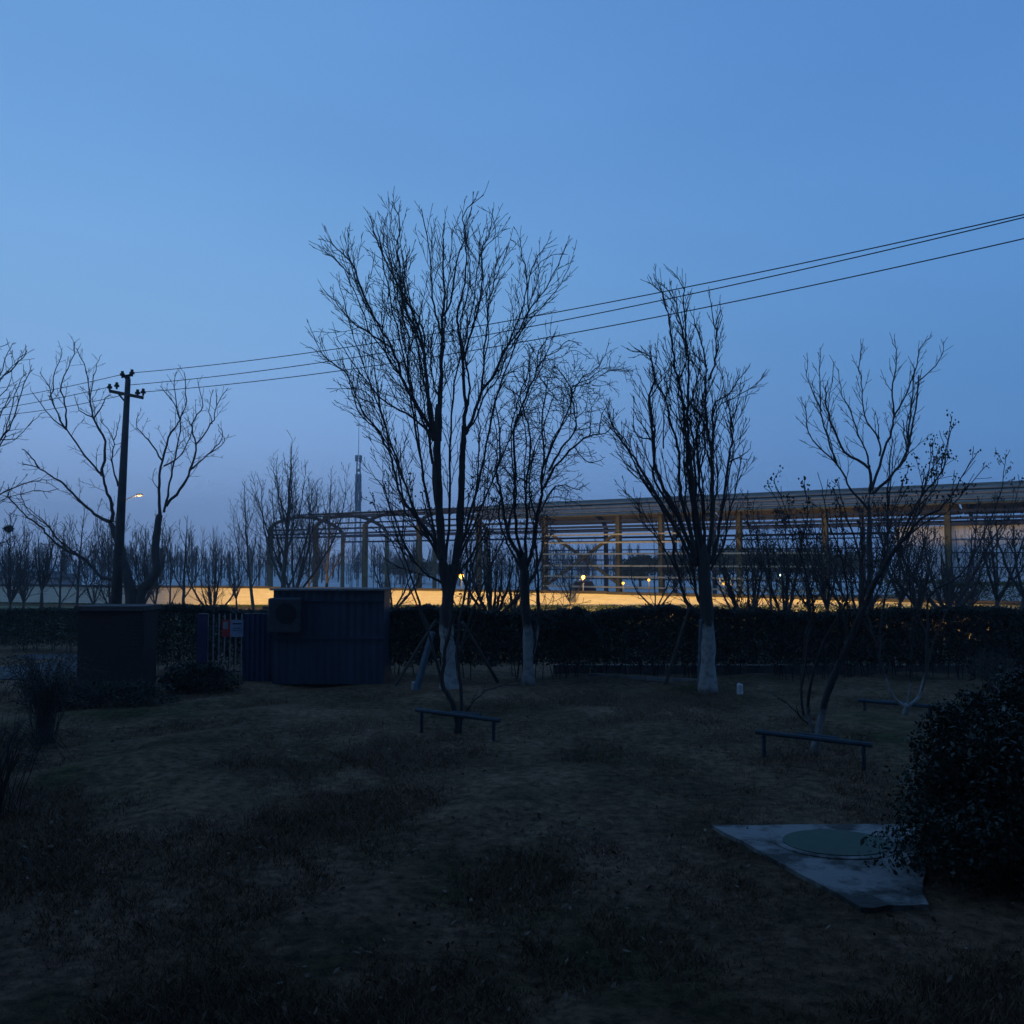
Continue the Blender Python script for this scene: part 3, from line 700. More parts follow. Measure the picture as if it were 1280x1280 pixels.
# pale kerb glimpsed under the hedge
b = MB()
kx = np.arange(X(690,23.6), X(1300,23.6), 1.0); rng = random.Random(2)
for x in kx:
    b.box((x+.5, 23.55+rng.gauss(0,.01), .10), (.485,.07,.12))
tag(b.build('kerb', M['conc']), 'pale kerb stones glimpsed under the dark hedge', kind='structure')
b = MB(); 
for a_, e_ in ((G(735,846),G(805,849)),(G(808,849.5),G(872,853))): b.beam(a_+Vector((0,0,.03)), e_+Vector((0,0,.03)), .09, .10)
tag(b.build('edging', M['conc']), 'thin pale edging strip in the lawn before the hedge', kind='structure')

def ball_cloud(n, c, r, rg, shell=.35, lump=.16):
    d = rg.normal(size=(n,3)); d /= np.linalg.norm(d,axis=1)[:,None]; d[:,2] = np.where(d[:,2] < -.55, -d[:,2], d[:,2])
    ph = rg.uniform(0,6,(6,)); fq = rg.normal(0,3.2,(6,3)); l = sum(np.sin(d@fq[i]+ph[i]) for i in range(6))*lump/2.2
    rad = (1-shell*rg.random(n)**1.6)*(1+l)
    return np.array(c) + d*rad[:,None]*np.array(r)
def shrub(name, label, c, r, n, mt, size, seed, shell=.35, cat='shrub', spray=0, lump=.16):
    rg = np.random.default_rng(seed); rt = empty(name, (c[0],c[1],0), label, cat); pts = ball_cloud(n, c, r, rg, shell, lump)
    if spray:
        rng = random.Random(seed); sm = MB(); ex = []
        for k in range(spray):
            a = rng.uniform(0,6.28); e = rng.uniform(.1,1.2); d = Vector((math.cos(a)*math.cos(e)*r[0], math.sin(a)*math.cos(e)*r[1], math.sin(e)*r[2]))*rng.uniform(1.0,1.22)
            p0 = Vector((c[0],c[1],.05)); p1 = Vector(c)+d; mid = p0.lerp(p1,.5)+Vector((0,0,.15)); ln = smooth_line([p0,mid,p1],5,.01,rng); sm.tube(ln, [.008]*len(ln), 3, cap=False)
            for q in ln[-4:]:
                for _ in range(6): ex.append((q.x+rng.gauss(0,.035), q.y+rng.gauss(0,.035), q.z+rng.gauss(0,.035)))
        sm.build('stems', M['twig'], rt); pts = np.concatenate([pts, np.array(ex)])
    pts = pts[pts[:,2] > .01]
    leaves('foliage', mt, pts, size, rt, seed); return rt
def big_shrub():
    c0 = Vector((X(1235,8.9), 8.9, 0)); rt = empty('broadleaf_shrub', c0, 'large dark rounded shrub at the right edge overlapping the concrete slab', 'shrub'); rng = random.Random(7); rg = np.random.default_rng(7)
    lumps = [(1240,1082,8.3,.72,.42),(1192,1085,8.5,.34,.40),(1268,985,8.9,.92,.72),(1194,1005,8.9,.46,.5),(1196,935,9.1,.34,.36),(1250,900,9.3,.4,.34),(1300,890,9.4,.5,.42),(1330,1060,8.4,.8,.6)]
    P_ = []; sm = MB()
    for px, py, Y, rr_, rz in lumps:
        c = P(px,py,Y); P_.append(ball_cloud(int(15000*rr_*rr_)+3000, (c.x,c.y,max(c.z,.3)), (rr_,rr_*.75,rz), rg, .75, .3))
        for k in range(34):
            a = rng.uniform(0,6.28); e = rng.uniform(-.1,1.4); d = Vector((math.cos(a)*math.cos(e)*rr_, math.sin(a)*math.cos(e)*rr_*.75, math.sin(e)*rz))*rng.uniform(1.0,1.42)
            p1 = c+d; p0 = Vector((c0.x+rng.gauss(0,.3), c0.y+rng.gauss(0,.25), .02)); ln = smooth_line([p0, p0.lerp(p1,.5)+Vector((rng.gauss(0,.06),rng.gauss(0,.06),.1)), p1], 5, .015, rng)
            sm.tube(ln, [.009-.006*i/len(ln) for i in range(len(ln))], 3, cap=False)
            P_.append(np.array([tuple(q+Vector((rng.gauss(0,.04),rng.gauss(0,.04),rng.gauss(0,.04)))) for q in ln[-5:] for _ in range(5)]))
    sm.build('stems', M['twig'], rt); A_ = np.concatenate(P_); A_ = A_[A_[:,2] > .015]; h = rg.random(len(A_)) < .88
    leaves('foliage', M['leaf_dark'], A_[h], .022, rt, 71); leaves('foliage', M['leaf_gloss'], A_[~h], .036, rt, 72)
big_shrub()
shrub('low_shrub', 'low dark green shrub in front of the picket gate', (X(250,20.3),20.3,.2), (.85,.5,.42), 5000, M['leaf_dark'], .04, 23, .5, spray=20)
shrub('dense_shrub', 'dense rounded black green shrub in front of the hedge near the centre', (X(722,21.9),21.9,.95), (.62,.5,.92), 9000, M['leaf_dark'], .035, 24, .3)
shrub('low_shrub', 'dark low shrub bed beside the brick box at the left', (X(130,18.2),18.2,.1), (1.5,.5,.42), 6000, M['leaf_dark'], .03, 25, .5, spray=30)
# arching bare stems at the left
def arching(name, label, px, d, n, h, sp, seed, mt='twig', leafy=0):
    rng = random.Random(seed); b0 = Vector((X(px,d), d, 0)); rt = empty(name, b0, label, 'shrub'); m = MB(); ex = []
    for k in range(n):
        a = rng.uniform(0,6.28); o = sp*rng.uniform(.4,1); hh = h*rng.uniform(.6,1); q = b0+Vector((rng.gauss(0,.08),rng.gauss(0,.08),0))
        ln = smooth_line([q, q+Vector((math.cos(a)*o*.25,math.sin(a)*o*.25,hh*.65)), q+Vector((math.cos(a)*o*.6,math.sin(a)*o*.6,hh)), q+Vector((math.cos(a)*o,math.sin(a)*o,hh*rng.uniform(.6,.95)))], 4, .012, rng)
        m.tube(ln, [.007-.0045*i/len(ln) for i in range(len(ln))], 3, cap=False)
        for i in range(3, len(ln)-1):
            if rng.random() < .6:
                dd = (ln[i+1]-ln[i]).normalized()+Vector((rng.gauss(0,.5),rng.gauss(0,.5),.3)); m.tube([ln[i], ln[i]+dd*.12, ln[i]+dd*.22+Vector((0,0,.03))], [.003,.0025,.002], 3, cap=False)
            if leafy:
                for _ in range(leafy): ex.append(tuple(ln[i]+Vector((rng.gauss(0,.04),rng.gauss(0,.04),rng.gauss(0,.04)))))
    m.build('stems', M[mt], rt)
    if ex: leaves('foliage', M['leaf'], np.array(ex), .016, rt, seed)
arching('arching_shrub', 'loose arching shrub with green stems left of the brick box', 62, 14.5, 90, 1.45, .9, 31, 'bark_grey', 5)
arching('arching_shrub', 'thin bare shrub at the lower left edge of the lawn', 5, 10.5, 46, 1.1, .75, 32)
arching('arching_shrub', 'small bare shrub in front of the dark hedge at far right', 1235, 19.8, 40, .9, .5, 33, 'bark_grey', 3)

# ------------------------------------------------------------------ brick box, gate, blue shed
def brick_box():
    Y = 19.2; xa, xb = X(97,Y), X(184,Y); zt = P(140,764,Y).z; rt = empty('brick_utility_box', ((xa+xb)/2,Y,0), 'brick utility box with a concrete cap at the left', 'utility box')
    b = MB(); b.box(((xa+xb)/2,Y+.4,zt/2), ((xb-xa)/2-.06,.4,zt/2))
    b.build('wall', M['brick'], rt)
    b = MB(); b.box(((xa+xb)/2,Y+.4,zt+.06), ((xb-xa)/2,.48,.05)); b.build('cap_slab', M['conc_pole'], rt)
    b = MB(); gx = X(176,Y); b.box((gx,Y-.012,zt-.42), (.13,.012,.34))
    fr_ = b.build('vent_grille', M['black'], rt); b = MB()
    for k in range(6): b.box((gx-.11+k*.044,Y-.032,zt-.42), (.005,.005,.32))
    for k in range(9): b.box((gx,Y-.032,zt-.72+k*.075), (.12,.004,.005))
    b.build('bars', M['conc_pole'], fr_)
brick_box()
def shed():
    Y = 21.3; xa, xb = X(343,Y), X(481,Y); zt = P(410,738,Y).z; rt = empty('blue_steel_shed', ((xa+xb)/2,Y,0), 'blue corrugated steel shed with a pale roof edge', 'shed')
    b = MB(); n = 60; ring = []
    for k in range(n):
        x = xa+(xb-xa)*k/(n-1); o = .008 if (k % 4) < 2 else -.006; ring.append((x,Y+o))
    ring += [(xb,Y+1.0),(xa,Y+1.0)]; b.prism(ring, .03, zt); b.build('wall', M['blue'], rt)
    b = MB(); b.v = [(xa-.07,Y-.1,zt+.002),(xb+.05,Y-.1,zt+.002),(xb+.05,Y+1.1,zt+.002),(xa-.07,Y+1.1,zt+.002),(xa-.07,Y-.1,zt+.045),(xb+.05,Y-.1,zt+.045),(xb+.05,Y+1.1,zt+.03),(xa-.07,Y+1.1,zt+.03)]
    b.f = [(3,2,1,0),(4,5,6,7),(0,1,5,4),(1,2,6,5),(2,3,7,6),(3,0,4,7)]; b.build('roof', M['conc'], rt)
    b = MB(); b.box(((xa+xb)/2,Y-.035,zt-.25), ((xb-xa)/2-.02,.012,.02)); b.box(((xa+xb)/2,Y-.035,1.12), ((xb-xa)/2-.02,.012,.025)); b.build('rib', M['blue'], rt)
    # air conditioner hung on the wall
    xc = X(361,Y); t = empty('air_conditioner', (xc,Y,1.3), 'faint grey air conditioner unit hung on the blue shed', 'air conditioner')
    za, zb = P(360,790,Y).z, P(360,747,Y).z; b = MB(); b.box((xc,Y-.2,(za+zb)/2), (.39,.15,(zb-za)/2)); o = b.build('casing', M['ac'], t)
    bv = o.modifiers.new('bevel','BEVEL'); bv.width = .04; bv.segments = 3
    b = MB(); c = Vector((xc+.05,Y-.352,(za+zb)/2+.05)); b.tube([c, c-Vector((0,.02,0))], [.25,.25], 24); b.build('fan_grille', M['black'], t)
shed()
def gate():
    Y = 21.9; xa, xb = X(262,Y), X(318,Y); zt = P(290,767,Y).z; rt = empty('picket_gate', ((xa+xb)/2,Y,0), 'pale picket gate between the violet post and the blue shed', 'gate')
    for k in range(9):
        x = xa+(xb-xa)*k/8; b = MB(); b.beam((x,Y,.06), (x,Y,zt-.02*(k%2)), .028, .028); b.build('picket', M['picket'], rt)
    for z in (.25, zt-.35):
        b = MB(); b.box(((xa+xb)/2,Y+.03,z), ((xb-xa)/2,.015,.02)); b.build('rail', M['blue_fence'], rt)
    b = MB(); x = X(256,Y); b.box((x,Y,zt/2), (.12,.08,zt/2)); tag(b.build('gate_post', M['purple'], loc=(x,Y,0)), 'violet blue post on the left side of the picket gate', 'post')
    b = MB(); xa2, xb2 = X(306,21.6), X(342,21.6)
    ring = [(xa2+(xb2-xa2)*k/17, 21.62+(.015 if k % 3 else -.015)) for k in range(18)]+[(xb2,21.7),(xa2,21.7)]
    b.prism(ring, .05, P(325,767,21.6).z); tag(b.build('blue_fence_panel', M['blue_fence'], loc=(xa2,21.6,0)), 'short blue sheet steel fence panel joining the shed', 'fence')
    # sign
    ys = Y-.09; xs0, xs1 = X(279.5,ys), X(308.5,ys); z0, z1 = P(290,796,ys).z, P(290,775,ys).z; xm = X(290,ys)
    sg = empty('notice_board', ((xs0+xs1)/2,ys,z0), 'small red and white notice board hung on the picket gate', 'sign')
    b = MB(); b.box(((xm+xs1)/2,ys,(z0+z1)/2), ((xs1-xm)/2,.01,(z1-z0)/2)); b.build('board', mat('pale blue board', (.22,.27,.36), rough=.4), sg)
    b = MB(); b.box(((xs0+xm)/2,ys,(z0+z1)/2), ((xm-xs0)/2-.002,.012,(z1-z0)/2)); rp_ = b.build('red_panel', M['red'], sg)
    b = MB(); b.box(((xs0+xm)/2-.01,ys-.016,z1-.13), (.06,.003,.09)); b.build('picture', M['picket'], sg)
    b = MB(); b.box((xm+.17,ys-.014,z1-.09), (.11,.003,.018)); b.box((xm+.16,ys-.014,z1-.2), (.09,.003,.008)); b.box((xm+.17,ys-.014,z1-.26), (.1,.003,.008)); b.build('text_lines', M['blue'], sg)
gate()

# ------------------------------------------------------------------ slab and manhole
sl_ = empty('concrete_slab', SLAB[0], 'cracked pale concrete slab in the lawn at the lower right', 'slab')
def edge_ring(q, n=14, amp=.03, seed=3):
    rng = random.Random(seed); r = []
    for i in range(4):
        a, b = q[i], q[(i+1) % 4]
        for k in range(n):
            p = a.lerp(b, k/n); r.append((p.x+rng.gauss(0,amp), p.y+rng.gauss(0,amp)))
    return r[::-1]
b = MB(); b.prism(edge_ring(SLAB, 9, .014), -.05, .045); b.build('slab', M['slab'], sl_)
mc = G(1046,1060); 
ringp = [(mc.x+.64*math.cos(t*math.pi/24), mc.y+.50*math.sin(t*math.pi/24)) for t in range(48)]
b = MB(); b.prism(ringp, .03, .056); b.build('collar', M['slab'], sl_)
ringp = [(mc.x+.55*math.cos(t*math.pi/24), mc.y+.42*math.sin(t*math.pi/24)) for t in range(48)]
b = MB(); b.prism(ringp, .05, .064); 
cv = b.build('manhole_cover', M['cover'], loc=(mc.x,mc.y,0)); tag(cv, 'round green manhole cover set in the concrete slab', 'manhole cover')

# ------------------------------------------------------------------ tree guards (low rails) and props
def guard(label, p0, p1, top0, top1, double=True):
    a, b_ = G(*p0), G(*p1); h0 = P(top0[0],top0[1],a.y).z; h1 = P(top1[0],top1[1],b_.y).z; rt = empty('tree_guard', (a+b_)/2, label, 'rail', 'low rails around the trees')
    d = (b_-a).normalized(); nrm = Vector((-d.y,d.x,0))
    m = MB(); m.tube([a-d*.12+Vector((0,0,h0)), b_+d*.12+Vector((0,0,h1))], .038, 8); m.build('rail', M['rail'], rt)
    for q, h in ((a,h0),(b_,h1)):
        m = MB(); m.tube([q-Vector((0,0,.05)), q+Vector((0,0,h-.02))], .03, 8); m.build('leg', M['rail'], rt)
    if double:
        m = MB(); c = (a+b_)/2+nrm*.30+Vector((0,0,(h0+h1)/2-.02)); m.tube([c-d*.3, c+d*.3], .03, 8); m.build('rear_rail', M['rail'], rt)
guard('low dark rail on legs around the small tree left of centre', (527,916), (617,926), (527,888), (617,900))
guard('low dark rail on legs around the leaning forked tree', (955,946), (1080,962), (955,916), (1080,930))
guard('small low rail around the white painted shrub tree at right', (1081,893), (1162,899), (1081,876), (1162,883))
def prop(label, foot, toppx, ytop, r, m_):
    f = G(*foot); t = P(toppx[0],toppx[1],ytop); b = MB(); b.tube([f-Vector((0,0,.05)), f.lerp(t,.5), t], [r,r*.95,r*.85], 8); tag(b.build('prop_pole', m_, loc=f), label, 'pole', 'props leaning on the trees')
prop('pale thick prop pole leaning on the left side of the tall central tree', (520,862), (541,790), 20.6, .085, M['prop_blue'])
prop('thin wooden prop pole leaning farthest left of the tall central tree', (492,858), (545,775), 20.7, .04, M['prop'])
prop('wooden prop pole leaning on the right side of the tall central tree', (622,850), (578,778), 20.6, .045, M['prop'])
prop('thin prop pole leaning on the left side of the whitewashed upright tree', (831,856), (862,760), 20.3, .045, M['prop'])
prop('pale prop post upright against the whitewashed upright tree', (874,862), (876,775), 20.2, .05, M['prop_blue'])
# little things on the lawn
q = G(925,868); b = MB(); b.tube([q-Vector((0,0,.05)), q+Vector((0,0,.22)), q+Vector((0.005,0,.24))], [.075,.07,.05], 10); tag(b.build('marker_stub', M['white'], loc=q), 'short white marker stub in the lawn by the hedge', 'marker')
q = G(517,861); b = MB(); b.tube([q-Vector((0,0,.02)), q+Vector((0,-.05,.16))], [.05,.04], 8); tag(b.build('marker_stub', M['white'], loc=q), 'small white stub at the foot of the pale prop pole', 'marker')
q = G(22,1085); b = MB(); b.tube([q+Vector((.13*math.cos(t),0.02*t,.16*math.sin(t)-.06)) for t in [-.2,.1,.4,.7,1.0,1.3]], .007, 6); tag(b.build('reflection_arc', M['prop_blue'], loc=q), 'small pale arc standing for a window reflection at the left edge of the lawn', 'reflection')  # reflection in the window glass, modelled as a pale arc

# ================================================================== TREES
def Z(ox, oy, s, pts): return [(ox+x/s, oy+y/s) for x, y in pts]
z4 = lambda *p: Z(380,220,3.2,p)
z1 = lambda *p: Z(0,400,4,p)
z2 = lambda *p: Z(0,600,4,p)
z6 = lambda *p: Z(720,320,4.571,p)
z8 = lambda *p: Z(940,400,3.765,p)
big = [
 ([(562,862),(560,820),(558,780),(560,745),(562,705)], 11, 8),
 ([(560,748),(553,700),(550,650),(548,600),(546,552),(547,505)], 6.8, 4.2),
 ([(562,745),(570,700),(575,650),(577,600)]+z4((632,1150),(638,1060),(641,990)), 6, 3.5),
 (z4((530,1060),(500,1000),(440,900),(390,800),(360,700),(300,600),(240,480),(190,350),(130,290),(100,250)), 3.6, .7),
 (z4((520,1060),(500,920),(490,800),(478,690),(450,580),(400,480),(340,370),(290,250),(265,160)), 3.6, .7),
 (z4((478,690),(440,600),(400,520),(385,400),(375,280),(380,180),(350,100)), 2.2, .6),
 (z4((540,1060),(545,900),(548,760),(550,640),(560,520),(560,420),(555,300),(560,190)), 4, .8),
 (z4((560,560),(590,480),(610,350),(640,250),(640,150),(720,75)), 2, .6),
 (z4((550,640),(520,520),(510,400),(500,280),(470,130)), 2, .6),
 (z4((638,1060),(645,960),(640,850),(635,740),(620,640),(610,560),(640,460),(650,340),(645,250),(650,180)), 3.6, .7),
 (z4((640,1040),(680,960),(710,860),(760,800),(800,700),(860,620),(900,540),(960,460),(1000,390),(1050,270)), 3, .6),
 (z4((635,740),(670,620),(700,520),(715,400),(710,300),(745,220),(755,130)), 2.2, .6),
 (z4((710,860),(720,740),(730,620),(740,500),(770,400),(820,280)), 2, .6),
 (z4((760,800),(820,660),(870,540),(890,420),(870,300),(860,250)), 1.8, .6),
 (z4((900,540),(900,400),(950,300),(990,260)), 1.3, .5),
 ([(549,690),(540,672),(522,647),(502,622)]+z4((350,1130),(300,1020),(240,950),(200,860),(160,780),(80,720),(35,630)), 3, .6),
 (z4((350,1130),(325,1000),(300,900),(280,760),(270,640)), 1.7, .6),
 (z4((500,1020),(440,970),(370,930),(310,890),(260,830),(190,740),(130,650)), 2, .6),
 (z4((360,700),(280,640),(200,590),(140,520),(75,450)), 1.7, .6),
 (z4((300,600),(250,520),(210,420),(180,320),(175,210)), 1.6, .5),
 (z4((390,800),(350,760),(320,660),(310,540),(320,400)), 1.4, .5),
 (z4((440,900),(415,780),(420,650),(390,540),(400,400),(420,300)), 1.6, .5),
 (z4((545,900),(515,820),(505,700),(520,600)), 1.6, .8),
 (z4((280,900),(240,860),(190,850),(90,850)), 1, .5),
 ([(553,700),(540,680),(520,650),(505,600),(500,560)], 2.4, .6),
 ([(572,690),(590,650),(596,600)]+z4((700,1100),(700,980),(690,900)), 2.2, .6),
 ([(556,730),(530,715),(505,680),(490,640),(478,600)], 2.4, .6),
 ([(563,730),(585,700),(610,660),(622,620)], 2.4, .6),
 ([(550,700),(534,620),(520,540),(508,460),(492,390),(478,320),(470,280)], 2.6, .5),
 ([(556,715),(563,640),(562,560),(568,480),(586,410),(597,340),(600,300)], 2.6, .5),
 ([(572,695),(592,625),(608,555),(624,485),(648,425),(668,365),(676,335)], 2.6, .5),
 ([(570,705),(598,645),(620,590),(648,525),(676,460),(694,415)], 2.2, .5),
 ([(552,705),(520,640),(496,575),(474,510),(452,450),(436,400),(425,350)], 2.4, .5),
 ([(549,660),(540,580),(534,500),(522,430),(510,360),(500,290)], 2.2, .5),
]
traced_tree('bare_tree', 'tallest bare tree in the middle with a broad fan of branches and whitewashed foot', 'tree', (562,862), 20.4, big, 11, style(ang=(16,42), gap={3:.32,2:.19,1:.13}, lf={3:.45,2:.55,1:.36}), 2, paint=1.45, t0=.15, dens=.8)
curly = [
 ([(660,838),(660,800),(657,757),(655,716),(656,690)], 7.5, 6),
 ([(655,718),(646,690),(635,669),(629,639),(624,608)]+z4((770,1180),(785,1100),(780,1000),(770,900),(800,820)), 4, .6),
 ([(655,716),(666,687),(669,662),(676,623)]+z4((960,1240),(1010,1160),(1080,1080),(1140,1040),(1220,1020),(1240,930)), 4, .6),
 ([(655,700),(646,665),(643,616)]+z4((845,1180),(840,1010),(870,930),(900,850),(930,780),(940,700),(985,640)), 3, .6),
 ([(657,700),(658,647),(657,616)]+z4((890,1240),(905,1050),(880,940),(865,870),(900,760),(890,670)), 2.6, .6),
 (z4((950,1270),(955,1170),(1010,1040),(1050,950),(1075,870),(1040,800),(1000,760)), 2.4, .5),
 (z4((980,1180),(1030,1090),(1085,1010),(1080,930),(1070,850),(1140,810),(1200,770),(1280,765)), 2, .4),
 (z4((955,1200),(960,1090),(950,960),(970,850),(940,800),(950,700)), 2, .5),
 (z4((1075,870),(1110,810),(1180,760),(1220,670)), 1.4, .4),
 (z4((1140,1040),(1150,960),(1140,880)), 1.2, .4), (z4((1180,1030),(1190,960),(1220,900)), 1.1, .4),
 (z4((900,850),(860,820),(830,780),(800,800)), 1.1, .4), (z4((930,780),(960,730),(1010,700),(1060,660),(1110,680)), 1.3, .4),
 ([(664,830),(671,790),(673,750),(671,694),(668,640)]+z4((900,1260),(915,1120),(960,1000)), 3, .7),
 ([(670,650),(690,613),(705,606),(722,612),(730,605)], 1.3, .4), (z4((1080,1080),(1130,1140),(1180,1140),(1205,1125)), 1, .4),
]
traced_tree('bare_tree', 'crooked bare tree with curly drooping twigs just right of the tallest tree', 'tree', (660,838), 21.6, curly, 13, style(wig=.2, up=.0, ang=(30,75), lf={3:.45,2:.55,1:.42}, gap={3:.3,2:.17,1:.11}), 2, paint=1.35, t0=.15, dens=.9, drift=.3)
upr = [
 ([(885,858),(885,810),(883,757),(880,712),(879,670)], 11, 8),
 ([(872,708),(850,650)]+z6((480,1280),(440,1100),(430,950),(420,800),(450,700),(430,600),(400,560),(320,545)), 4, .6),
 ([(874,705),(855,640)]+z6((590,1280),(580,1080),(540,960),(515,830),(470,740),(440,680)), 3.6, .7),
 ([(878,705),(868,650)]+z6((640,1200),(625,1000),(610,850),(590,720),(560,600),(540,470),(530,350),(500,250),(455,110)), 4, .6),
 ([(880,705),(871,640)]+z6((655,1150),(640,950),(645,750),(640,600),(630,500),(590,360),(560,250),(480,150)), 3.6, .6),
 (z6((630,500),(625,400),(615,250),(600,150),(540,80)), 1.7, .5),
 ([(882,705),(880,650)]+z6((700,1250),(690,1050),(700,950),(660,850),(690,700),(640,560)), 3, .6),
 ([(885,705),(890,650)]+z6((775,1280),(770,1080),(745,950),(740,850),(745,720),(740,630),(700,580),(650,550)), 4, .6),
 (z6((755,710),(790,620),(800,500),(800,400),(825,290)), 2, .5),
 (z6((780,1100),(780,1000),(790,850),(870,790),(930,710),(975,655)), 2, .5),
 (z6((740,630),(720,500),(690,420),(655,320)), 1.6, .5), (z6((800,420),(775,300),(760,190)), 1.2, .4),
 ([(890,705),(900,655)]+z6((870,1180),(890,1050),(885,950),(920,850),(940,720)), 3, .5),
 (z6((890,980),(880,880),(840,720),(820,600)), 1.5, .5), (z6((870,1180),(930,1150),(980,1120),(995,1080)), 1.5, .4),
 ([(868,708),(845,660)]+z6((400,1270),(330,1150),(260,1060),(200,960),(190,860)), 3.4, .5),
 (z6((380,1260),(300,1200),(240,1130)), 1.4, .4), (z6((430,1050),(360,940),(320,870)), 1.4, .4), (z6((430,1050),(335,1000),(330,800)), 1.4, .4),
 ([(884,772),(868,764),(857,750),(853,736),(846,713),(840,673),(825,633),(809,606),(787,588),(772,560)], 4, .5),
 ([(882,765),(870,745),(868,720),(860,690),(852,650),(838,610),(828,570)], 2.6, .6), ([(888,712),(905,680),(912,640),(922,600),(930,560)], 2.4, .5),
 ([(884,705),(893,640),(897,590),(890,540)], 2.4, .6), ([(846,713),(828,680),(810,650),(792,630),(780,610)], 1.6, .5),
 (z6((515,830),(540,700),(545,600)), 1.3, .5), (z6((500,1100),(500,960),(520,760)), 1.4, .5), (z6((700,1250),(740,1080),(720,900),(720,700)), 1.8, .5),
]
traced_tree('bare_tree', 'narrow upright bare tree with many parallel stems above a thick whitewashed trunk', 'tree', (885,858), 20.3, upr, 17, style(up=.12, ang=(14,34), lf={3:.45,2:.46,1:.40}, gap={3:.3,2:.17,1:.12}), 2, paint=1.5, dens=.7, t0=.1, drift=.18)
cup = [
 ([(1092,845),(1090,790),(1088,740),(1087,690),(1087,618)], 4.8, 4),
 (z8((555,820),(550,700),(440,620),(380,500),(350,400),(348,310)), 2.8, 1.2),
 (z8((550,700),(545,640),(500,540),(460,420),(420,340),(405,230)), 2, .5),
 (z8((562,800),(610,650),(660,520),(670,460),(720,360),(770,230),(790,140),(845,70)), 2.8, .5),
 (z8((600,640),(595,565),(530,450),(515,330),(505,200),(515,110)), 2, .5),
 (z8((670,460),(660,330),(680,200),(660,90)), 1.8, .5),
 (z8((570,815),(650,740),(730,620),(760,470),(785,260)), 2.8, 1.2),
 (z8((735,600),(748,400),(765,230)), 2, 1), (z8((770,300),(850,230),(890,170),(903,100)), 1.2, .4),
 (z8((545,890),(470,800),(400,680),(280,560),(250,430),(235,380)), 2.2, .5),
 (z8((400,680),(340,500),(320,350),(320,130)), 1.7, .5), (z8((330,430),(270,300),(258,160)), 1.2, .4),
 (z8((640,1100),(640,900),(648,700),(660,560)), 2.4, .8),
 (z8((730,620),(715,540),(710,470)), 1.2, .6), (z8((600,560),(590,480),(570,420)), 1, .4),
]
traced_tree('bare_tree', 'cup shaped pruned bare tree rising alone at the right', 'tree', (1092,845), 23.6, cup, 19, style(ang=(20,42), lf={3:.3,2:.34,1:.35}, gap={3:.35,2:.15,1:.12}), 2, dens=.15, t0=.25, drift=.25)
vtree = [
 ([(172,757),(165,748),(160,725),(155,705),(150,682),(143,665),(138,650)], 9, 4.2),
 ([(174,757),(175,747),(186,728),(196,712),(194,687),(197,657),(200,642)], 8, 4.2),
 (z2((640,515),(560,495),(500,480),(430,400),(330,350),(250,290),(200,230),(120,170),(50,90),(40,60)), 3.6, .8),
 (z2((330,350),(260,260),(200,190),(110,120)), 1.6, .5),
 (z1((550,1010),(470,970),(400,900),(330,830),(260,780),(190,740),(110,720)), 3, .7), (z1((190,740),(160,690),(110,645)), 1.5, .8),
 (z1((560,1010),(560,920),(530,850),(510,780),(430,680),(330,550),(250,480),(160,360)), 3.4, .5),
 (z1((330,550),(330,450),(310,320),(370,170),(375,110)), 1.8, .5), (z1((335,550),(270,440),(250,350),(200,260)), 1.6, .5), (z1((250,400),(270,290),(300,200),(312,140)), 1.2, .5),
 (z1((510,780),(525,610),(470,490),(450,400),(430,250),(380,140)), 2.8, .5), (z1((470,490),(530,390),(560,380)), 1.4, .5), (z1((470,490),(400,450),(370,370)), 1.3, .4), (z1((450,400),(470,280),(500,180)), 1.2, .4),
 (z1((590,830),(560,700),(570,600),(500,500)), 1.8, .5), (z1((570,600),(590,540),(600,470)), 1.1, .4),
 (z1((800,970),(795,850),(810,700),(860,560),(900,500),(930,400),(920,260)), 3, .6),
 (z1((820,960),(840,880),(860,750),(890,620),(900,500),(860,400),(800,330)), 2.4, .5),
 (z1((830,930),(900,850),(950,750),(980,620),(960,520),(1010,430),(990,310)), 3, .5),
 (z1((950,750),(1040,670),(1110,600),(1090,520)), 1.6, .5), (z1((980,620),(1060,520),(1085,430),(1140,340)), 1.6, .5),
 (z1((810,700),(740,600),(690,540),(690,460)), 1.7, .5), (z1((820,730),(900,680),(960,560),(940,500)), 1.5, .5), (z1((900,500),(870,330),(880,260)), 1.2, .4), (z1((1085,430),(1080,340)), 1, .4),
 (z1((795,850),(760,790),(780,740)), .9, .4),
]
traced_tree('bare_tree', 'wide forked bare tree behind the utility pole with sprawling crooked boughs', 'tree', (172,757), 27.5, vtree, 23, style(wig=.13, ang=(25,60), lf={3:.3,2:.42,1:.4}, gap={3:.4,2:.2,1:.14}), 2, dens=.15, t0=.25, drift=.3)
edge = [
 ([(-70,800),(-66,740),(-60,680)], 8, 6), ([(-60,680),(-30,610),(0,550),(14,530),(30,480),(40,462)], 3, .5), ([(0,550),(18,548),(38,530),(52,516)], 1.1, .4),
 ([(-60,690),(-30,640),(0,618),(40,602),(62,600)], 2, .5), ([(-55,640),(-40,560),(-15,500),(5,470),(28,448),(33,440)], 3, .4), ([(-15,500),(0,470),(10,440),(18,428)], 1.4, .4), ([(-30,540),(-10,505),(12,480),(14,445)], 1.3, .4),
 ([(-40,560),(-70,480),(-60,420)], 2.4, .5), ([(-20,580),(0,520),(8,505),(20,480)], 1.6, .4), ([(-66,740),(-30,690),(0,680),(18,670)], 1.5, .4), ([(-30,470),(-10,440),(10,430)], 1.2, .4),
]
